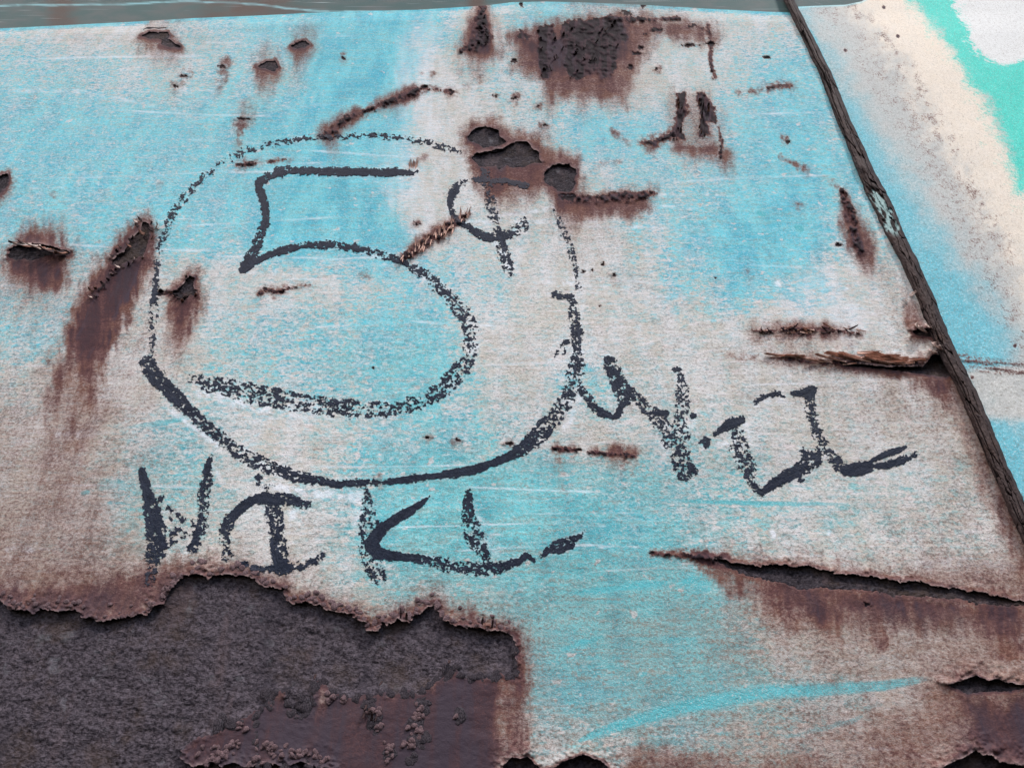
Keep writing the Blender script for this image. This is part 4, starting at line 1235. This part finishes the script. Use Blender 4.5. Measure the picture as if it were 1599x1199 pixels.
# ------------------------------------------------------------------ cracked welt in the seam
sv = np.concatenate([np.linspace(-420, -20, 60), np.linspace(-18, 900, 1150), np.linspace(905, 1900, 80)])
na = 46
sa = np.linspace(-1, 1, na)
SV, SA = np.meshgrid(sv, sa, indexing='ij')
hwid = np.interp(sv, [-420, 0, 60, 190, 270, 300, 420, 560, 700, 850, 1900], [7, 8.5, 9.5, 11.5, 13.5, 17, 14, 15, 14.5, 15.5, 29])[:, None]
wander = (fbm(sv / 40, sv * 0 + 3, 700) * 1.2)[:, None]
ctr = (seam_u(sv))[:, None] + wander
ruf = fbm(SV / 9, SA * 2, 701) * .06
UU = ctr + SA * hwid * (1 + ruf)
bead = np.sqrt(np.clip(1 - (SA * .985) ** 2, 0, 1))
HH = -.001 + .0095 * bead
# cracks: long splits and short cross checks (cells stretched along the strip)
rs_ = np.random.default_rng(3)
pts_l, pts_a = [], []
y = -430.
while y < 1910:
    for c_ in (-.78, -.28, .2, .68):
        pts_l.append(y + rs_.uniform(-40, 40))
        pts_a.append(c_ + rs_.uniform(-.17, .17))
    y += 62
PL, PA = np.array(pts_l), np.array(pts_a)
crack = np.zeros(SV.shape)
jig = fbm(SV / 7, SA * 3, 702) * .10
for i in range(len(sv)):
    sel = np.abs(PL - sv[i]) < 150
    dl = (PL[sel][None, :] - (sv[i] + jig[i][:, None] * 30)) / 56.
    da = (PA[sel][None, :] - (SA[i] + jig[i])[:, None]) / .46
    dd = np.sort(np.hypot(dl, da), 1)
    crack[i] = dd[:, 1] - dd[:, 0]
cr = 1 - smooth(crack, .02, .11)
cr *= smooth(fbm(SV / 40, SA * 1.5, 703), -.55, .1)
HH -= .0026 * cr * bead
for off, amp in ((-.35, .0022), (.38, .0016)):        # two long grooves
    gl = np.exp(-((SA - off - fbm(SV / 60, SV * 0, 704) * .10) / .055) ** 2) * smooth(fbm(SV / 90, SV * 0 + off, 705), -.35, .2)
    HH -= amp * gl
    cr = np.maximum(cr, gl * .85)
HH += fbm(SV / 3.2, SA * 5, 706) * .00035 + fbm(SV / 60, SA, 707) * .0008
# the collar and the broken, chalky stretch
HH += .0022 * np.exp(-((SV - 262) / 9.) ** 2) * bead
brk = smooth(12 - np.abs(SA * hwid + 2 + (SV - 320) * -.06 + fbm(SV / 10, SA * 2, 708) * 4), 0, 5) * smooth(SV, 288, 300) * (1 - smooth(SV, 355, 372))
HH -= .003 * brk
chip = brk * smooth(fbm(SV / 12, SA * 3, 709), -.1, .3)
cr = np.maximum(cr, brk * (1 - chip) * .8)
# gap left under the strip where the sheet has torn
idx = np.arange(len(sv) * na).reshape(len(sv), na)
quads = np.stack([idx[:-1, :-1], idx[1:, :-1], idx[1:, 1:], idx[:-1, 1:]], -1).reshape(-1, 4)
welt = build_mesh("seam_welt", to_world(UU.ravel(), SV.ravel(), HH.ravel()), quads, [], dict(crack=cr.ravel(), chip=chip.ravel()), M_WELT, body)
welt["label"] = "brown cracked welt strip between the two panels"

# ------------------------------------------------------------------ blisters and curled flakes, one by one


def lump_mesh(seed):
    import bmesh
    bm = bmesh.new()
    bmesh.ops.create_icosphere(bm, subdivisions=3, radius=1.0)
    r = random.Random(seed)
    bumps = [(Vector((r.uniform(-1, 1), r.uniform(-1, 1), r.uniform(-.2, 1))).normalized(), r.uniform(.12, .34)) for _ in range(7)]
    for v in bm.verts:
        n = v.co.normalized()
        k = 1.0
        for b, s in bumps:
            k += s * max(0, (n.dot(b) - .55) / .45) ** 1.5 - .05
        v.co = n * k
        v.co.z *= .8
    for f in bm.faces:
        f.smooth = True
    me = bpy.data.meshes.new("rust_blister")
    bm.to_mesh(me)
    bm.free()
    me.materials.append(M_BLIST)
    return me


def flake_mesh(seed, mat, nx=7, ny=4, flat=False):
    """a thin curled chip, unit length along X (root at 0), unit width along Y, rising along Z"""
    r = random.Random(seed)
    curl = r.uniform(.08, .22) if flat else r.uniform(.5, 1.25)
    th = .045
    vs, fs = [], []
    edge_j = [[r.uniform(-.16, .16) for _ in range(ny + 1)] for _ in range(2)]
    side = [[r.uniform(-.12, .12) for _ in range(nx + 1)] for _ in range(2)]
    for lay in (0, 1):
        for i in range(nx + 1):
            s = i / nx
            ang = curl * s
            for j in range(ny + 1):
                w_ = (j / ny - .5) * (1 - .55 * s ** 2)
                if j == 0:
                    w_ += side[0][i]
                if j == ny:
                    w_ += side[1][i]
                ss = s * (1 + (edge_j[0][j] if i == nx else 0))
                x = math.sin(curl * ss) / curl
                z = (1 - math.cos(curl * ss)) / curl + .12 * (abs(j / ny - .5) * 2) ** 2 * s
                vs.append((x + lay * th * math.sin(ang), w_, z - lay * th * math.cos(ang)))
    n1 = (nx + 1) * (ny + 1)
    I = lambda l, i, j: l * n1 + i * (ny + 1) + j
    for i in range(nx):
        for j in range(ny):
            fs.append((I(0, i, j), I(0, i + 1, j), I(0, i + 1, j + 1), I(0, i, j + 1)))
            fs.append((I(1, i, j), I(1, i, j + 1), I(1, i + 1, j + 1), I(1, i + 1, j)))
    for i in range(nx):
        fs.append((I(0, i, 0), I(1, i, 0), I(1, i + 1, 0), I(0, i + 1, 0)))
        fs.append((I(0, i, ny), I(0, i + 1, ny), I(1, i + 1, ny), I(1, i, ny)))
    for j in range(ny):
        fs.append((I(0, nx, j), I(1, nx, j), I(1, nx, j + 1), I(0, nx, j + 1)))
        fs.append((I(0, 0, j), I(0, 0, j + 1), I(1, 0, j + 1), I(1, 0, j)))
    me = bpy.data.meshes.new("paint_flake")
    me.from_pydata(vs, [], fs)
    if not flat:
        me.shade_smooth()
    me.materials.append(mat)
    return me


LUMPS = [lump_mesh(s) for s in range(6)]
FLK = {'s': [flake_mesh(60 + s, M_SLAT, flat=True) for s in range(6)], 'd': [flake_mesh(s, M_FLK_D) for s in range(5)], 'b': [flake_mesh(20 + s, M_FLK_B) for s in range(5)], 'l': [flake_mesh(40 + s, M_FLK_L) for s in range(5)]}
from mathutils import Matrix


def surf(u, v, dh=0.0):
    h = float(bilin(LAT, H, np.array([u]), np.array([v]))[0]) + dh
    return Vector(to_world(np.array([u]), np.array([v]), np.array([h]))[0]), h


def img_dir(u, v, ang):
    """unit vector in the panel plane that points along the photo direction ang (0 = right, 90 = up)"""
    e = 2.0
    p0 = to_world(np.array([u]), np.array([v]), np.array([0.]))[0]
    p1 = to_world(np.array([u + e * math.cos(ang)]), np.array([v - e * math.sin(ang)]), np.array([0.]))[0]
    return Vector(p1 - p0).normalized()


def place(ob_name, me, u, v, ang, sx, sy, sz, dh=0.0, tilt=0.0):
    p, _ = surf(u, v, dh)
    x = img_dir(u, v, math.radians(ang))
    z = Vector((0, -1, 0))
    y = z.cross(x).normalized()
    if tilt:
        x = (x * math.cos(tilt) + z * math.sin(tilt)).normalized()
        z = x.cross(y).normalized()
    px = px_size(v)
    M = Matrix(((x.x * sx * px, y.x * sy * px, z.x * sz * px, p.x),
                (x.y * sx * px, y.y * sy * px, z.y * sz * px, p.y),
                (x.z * sx * px, y.z * sy * px, z.z * sz * px, p.z), (0, 0, 0, 1)))
    o = bpy.data.objects.new(ob_name, me)
    COL.objects.link(o)
    o.parent = panel
    o.matrix_world = M
    return o


RND = random.Random(11)
n_bl = 0


def blister(u, v, r, flat=.55):
    global n_bl
    if n_bl >= 292:
        return
    n_bl += 1
    r *= 1.35
    place("rust_blister", RND.choice(LUMPS), u, v, RND.uniform(0, 360), r * RND.uniform(.85, 1.4), r * RND.uniform(.75, 1.1), r * flat * RND.uniform(.8, 1.3))


def gh(u, v):
    return float(bilin(LAT, GH, np.array([u]), np.array([v]))[0])


# along the upper rim of the big bare area, denser where the photo shows clusters
rim = [p for p in HOLES['big'] if p[0] > -20 and p[1] < 1000]
dens = [(0, 60, .9), (60, 110, .7), (110, 180, .35), (180, 225, .15), (225, 275, .9), (275, 410, .55), (410, 470, .5), (470, 580, 1.), (580, 640, .7), (640, 700, 1.), (700, 800, .8)]
for i in range(len(rim) - 1):
    (u0, v0), (u1, v1) = rim[i], rim[i + 1]
    L = math.hypot(u1 - u0, v1 - v0)
    dn = next((q[2] for q in dens if q[0] <= u0 < q[1]), .5)
    for k in range(int(L * dn * .22 + RND.random())):
        s = RND.random()
        uu, vv = u0 + (u1 - u0) * s + RND.uniform(-3, 3), v0 + (v1 - v0) * s - abs(RND.gauss(0, 9)) - 3
        if gh(uu, vv) > 2.5:
            blister(uu, vv, RND.uniform(2.0, 4.6))
for cu, cv, n, sp in [(655, 1110, 13, 13), (650, 1140, 12, 12), (640, 1165, 10, 10), (585, 1110, 6, 8), (590, 1135, 5, 8), (608, 1165, 7, 9), (606, 1180, 6, 9), (508, 1085, 4, 6), (515, 1095, 3, 6),
                      (535, 1092, 4, 4), (420, 1170, 12, 16), (450, 1175, 12, 16), (400, 1182, 8, 12), (480, 1180, 7, 10), (505, 1185, 5, 8), (330, 1175, 12, 18), (365, 1165, 10, 14),
                      (375, 1135, 6, 9), (345, 1180, 6, 10), (718, 1120, 8, 8), (716, 1140, 5, 6), (765, 1065, 6, 7), (790, 1052, 5, 6), (735, 1185, 8, 10), (760, 1190, 7, 9), (780, 1175, 6, 8),
                      (850, 1172, 10, 13), (870, 1168, 8, 11), (900, 1172, 6, 9), (930, 1175, 6, 9), (868, 1150, 3, 4), (960, 1188, 5, 8), (1475, 1192, 6, 9), (1500, 1180, 5, 7),
                      (1530, 1168, 7, 9), (1545, 1172, 4, 6), (1600, 1192, 5, 8), (690, 1045, 3, 4), (1520, 1088, 4, 6), (1538, 1092, 3, 5)]:
    for k in range(n):
        uu, vv = cu + RND.gauss(0, sp * .55), cv + RND.gauss(0, sp * .5)
        if gh(uu, vv) > .5:
            blister(uu, vv, RND.uniform(2.0, 4.8), .8)
for uu, vv, r in [(505, 1078, 8), (512, 1090, 8), (534, 1092, 7), (697, 1047, 8), (640, 1105, 7), (597, 1128, 7), (766, 1066, 7), (172, 955, 5), (265, 910, 5), (146, 950, 5), (1533, 1157, 4)]:
    blister(uu, vv, r, .8)

SCABS = []
for me0 in LUMPS:
    m2 = me0.copy()
    m2.name = "rust_scab"
    m2.materials.clear()
    m2.materials.append(M_SCAB)
    SCABS.append(m2)


def scab(u, v, r):
    place("rust_scab", RND.choice(SCABS), u, v, RND.uniform(0, 360), r * RND.uniform(1.0, 1.8), r * RND.uniform(.8, 1.5), r * RND.uniform(.30, .6), -.0005)


low = [p for p in HOLES['big'] if 390 < p[0] < 812 and p[1] > 1005]
for i in range(len(low) - 1):
    (u0, v0), (u1, v1) = low[i], low[i + 1]
    for k in range(1 + int(math.hypot(u1 - u0, v1 - v0) / 9)):
        q_ = RND.random()
        scab(u0 + (u1 - u0) * q_ + RND.uniform(-3, 3), v0 + (v1 - v0) * q_ + RND.uniform(-2, 5), RND.uniform(3.5, 6.5))
for cu, cv, n, sx_, sy_ in [(660, 1100, 9, 9, 9), (648, 1128, 9, 8, 12), (655, 1158, 12, 10, 12), (645, 1185, 9, 9, 12), (575, 1100, 8, 7, 8), (582, 1120, 9, 7, 12), (590, 1140, 5, 6, 8), (608, 1175, 7, 8, 9),
                            (718, 1120, 8, 7, 9), (470, 1100, 10, 12, 9), (420, 1085, 8, 10, 6), (360, 1128, 8, 18, 6), (772, 1058, 5, 12, 4), (700, 1050, 5, 8, 5)]:
    for k in range(n):
        scab(cu + RND.gauss(0, sx_ * .5), cv + RND.gauss(0, sy_ * .55), RND.uniform(3.5, 8.5))

n_fl = 0


def flake(u, v, ang, length, wid, kind='d', tilt=.35, dh=0.0):
    global n_fl
    if n_fl >= 290:
        return
    n_fl += 1
    place("paint_flake", RND.choice(FLK[kind]), u, v, ang, length, wid, length, dh, tilt)


# layered slats over the left hole
for k in range(15):
    s = k / 14
    flake(40 + s * 66 + RND.uniform(-2, 2), 379 + s * 14 + RND.uniform(-1.5, 2), 205 + RND.uniform(-12, 12) + s * 8, RND.uniform(14, 24), RND.uniform(4, 7), RND.choice('ddbl'), .22, .0006)
# torn run, left
for uu, vv in [(215, 347), (222, 344), (236, 349), (243, 355), (240, 360), (248, 357), (212, 372), (208, 378), (230, 374), (236, 372), (190, 386), (184, 392), (178, 400), (222, 402), (207, 408), (200, 414),
               (195, 417), (187, 417), (180, 420), (176, 428), (183, 426), (170, 436), (163, 445), (150, 450), (146, 456), (144, 464), (154, 462), (217, 354), (229, 358), (205, 385), (226, 366)]:
    flake(uu, vv, RND.choice([180, 200, 250, 330, 350]) + RND.uniform(-20, 20), RND.uniform(7, 12), RND.uniform(4, 7), RND.choice('ddlb'), .5)
for uu, vv in [(281, 465), (289, 464), (275, 460), (285, 470), (305, 461), (307, 452), (293, 461), (279, 455), (267, 457), (291, 432), (250, 454)]:
    flake(uu, vv, RND.choice([220, 260, 300]) + RND.uniform(-25, 25), RND.uniform(7, 11), RND.uniform(4, 6), RND.choice('ddb'), .5)
# hairy ridge beside the cent sign: thin fibres standing off both sides
for k in range(46):
    s = RND.random()
    uu, vv = 630 + s * 100 + RND.uniform(-4, 4), 402 - s * 66 + RND.uniform(-5, 5)
    flake(uu, vv, RND.choice([62, 70, 80, 250, 262]) + RND.uniform(-14, 14), RND.uniform(10, 20), RND.uniform(1.2, 2.4), 's', RND.uniform(0, .15), .0005)
for k in range(12):
    flake(645 + RND.uniform(-7, 7), 262 + RND.uniform(-3, 3), RND.uniform(70, 110), RND.uniform(9, 18), RND.uniform(1, 1.8), 's', .03, .0003)
# peeling slats at the welt
for k in range(24):
    s = RND.random()
    uu, vv = 1335 + s * 95, 553 + s * 12 + RND.uniform(-4, 9)
    flake(uu, vv, RND.choice([-6, 174]) + RND.uniform(-4, 4), RND.uniform(22, 50), RND.uniform(3, 6), 's', RND.uniform(-.02, .03), RND.uniform(.0004, .0012))
for k in range(12):
    s = RND.random()
    flake(1202 + s * 120, 556 + s * 10 + RND.uniform(-3, 3), RND.choice([-5, 175]) + RND.uniform(-6, 6), RND.uniform(18, 36), RND.uniform(1.8, 3), 's', .02, .0006)
for k in range(22):
    s = RND.random()
    flake(1180 + s * 160, 517 + RND.uniform(-4, 4), RND.choice([15, 165, 340, 195]) + RND.uniform(-15, 15), RND.uniform(9, 20), RND.uniform(1.6, 3), RND.choice('ssd'), .08, .0004)
for uu, vv, an, ln, wd in [(1440, 512, 215, 26, 20), (1452, 508, 235, 18, 14), (1466, 540, 225, 24, 20), (1458, 548, 240, 22, 16), (1421, 462, 20, 10, 6), (1416, 470, 210, 8, 6)]:
    flake(uu, vv, an, ln, wd, 'l', .30, .001)
# scaly rust above
for k in range(60):
    if RND.random() < .75:
        uu, vv = RND.uniform(838, 975), RND.uniform(34, 122)
    else:
        uu, vv = RND.uniform(735, 768), RND.uniform(16, 78)
    if float(bilin(LAT, dark, np.array([uu]), np.array([vv]))[0]) > .25:
        flake(uu, vv, RND.choice([190, 250, 290, 340]) + RND.uniform(-25, 25), RND.uniform(5, 9), RND.uniform(3, 6), RND.choice('ddd'), .45, .0004)
for k in range(30):
    uu, vv = RND.choice([1064, 1100]) + RND.uniform(-12, 12), RND.uniform(145, 222)
    if float(bilin(LAT, dark, np.array([uu]), np.array([vv]))[0]) > .25:
        flake(uu, vv, RND.choice([80, 95, 265]) + RND.uniform(-15, 15), RND.uniform(7, 12), RND.uniform(2, 4), RND.choice('ddb'), .4, .0004)
# splinters standing at the lower rim of the bare area
for uu, vv in [(572, 1100), (577, 1105), (583, 1110), (569, 1112), (588, 1118), (580, 1125), (493, 1052), (597, 1063), (702, 1030), (760, 978), (752, 975), (768, 980), (745, 974), (625, 965), (634, 968)]:
    flake(uu, vv, RND.choice([80, 265, 255]) + RND.uniform(-10, 10), RND.uniform(10, 18), RND.uniform(2.5, 4.5), 'd', .3, .001)
print("blisters", n_bl, "flakes", n_fl)
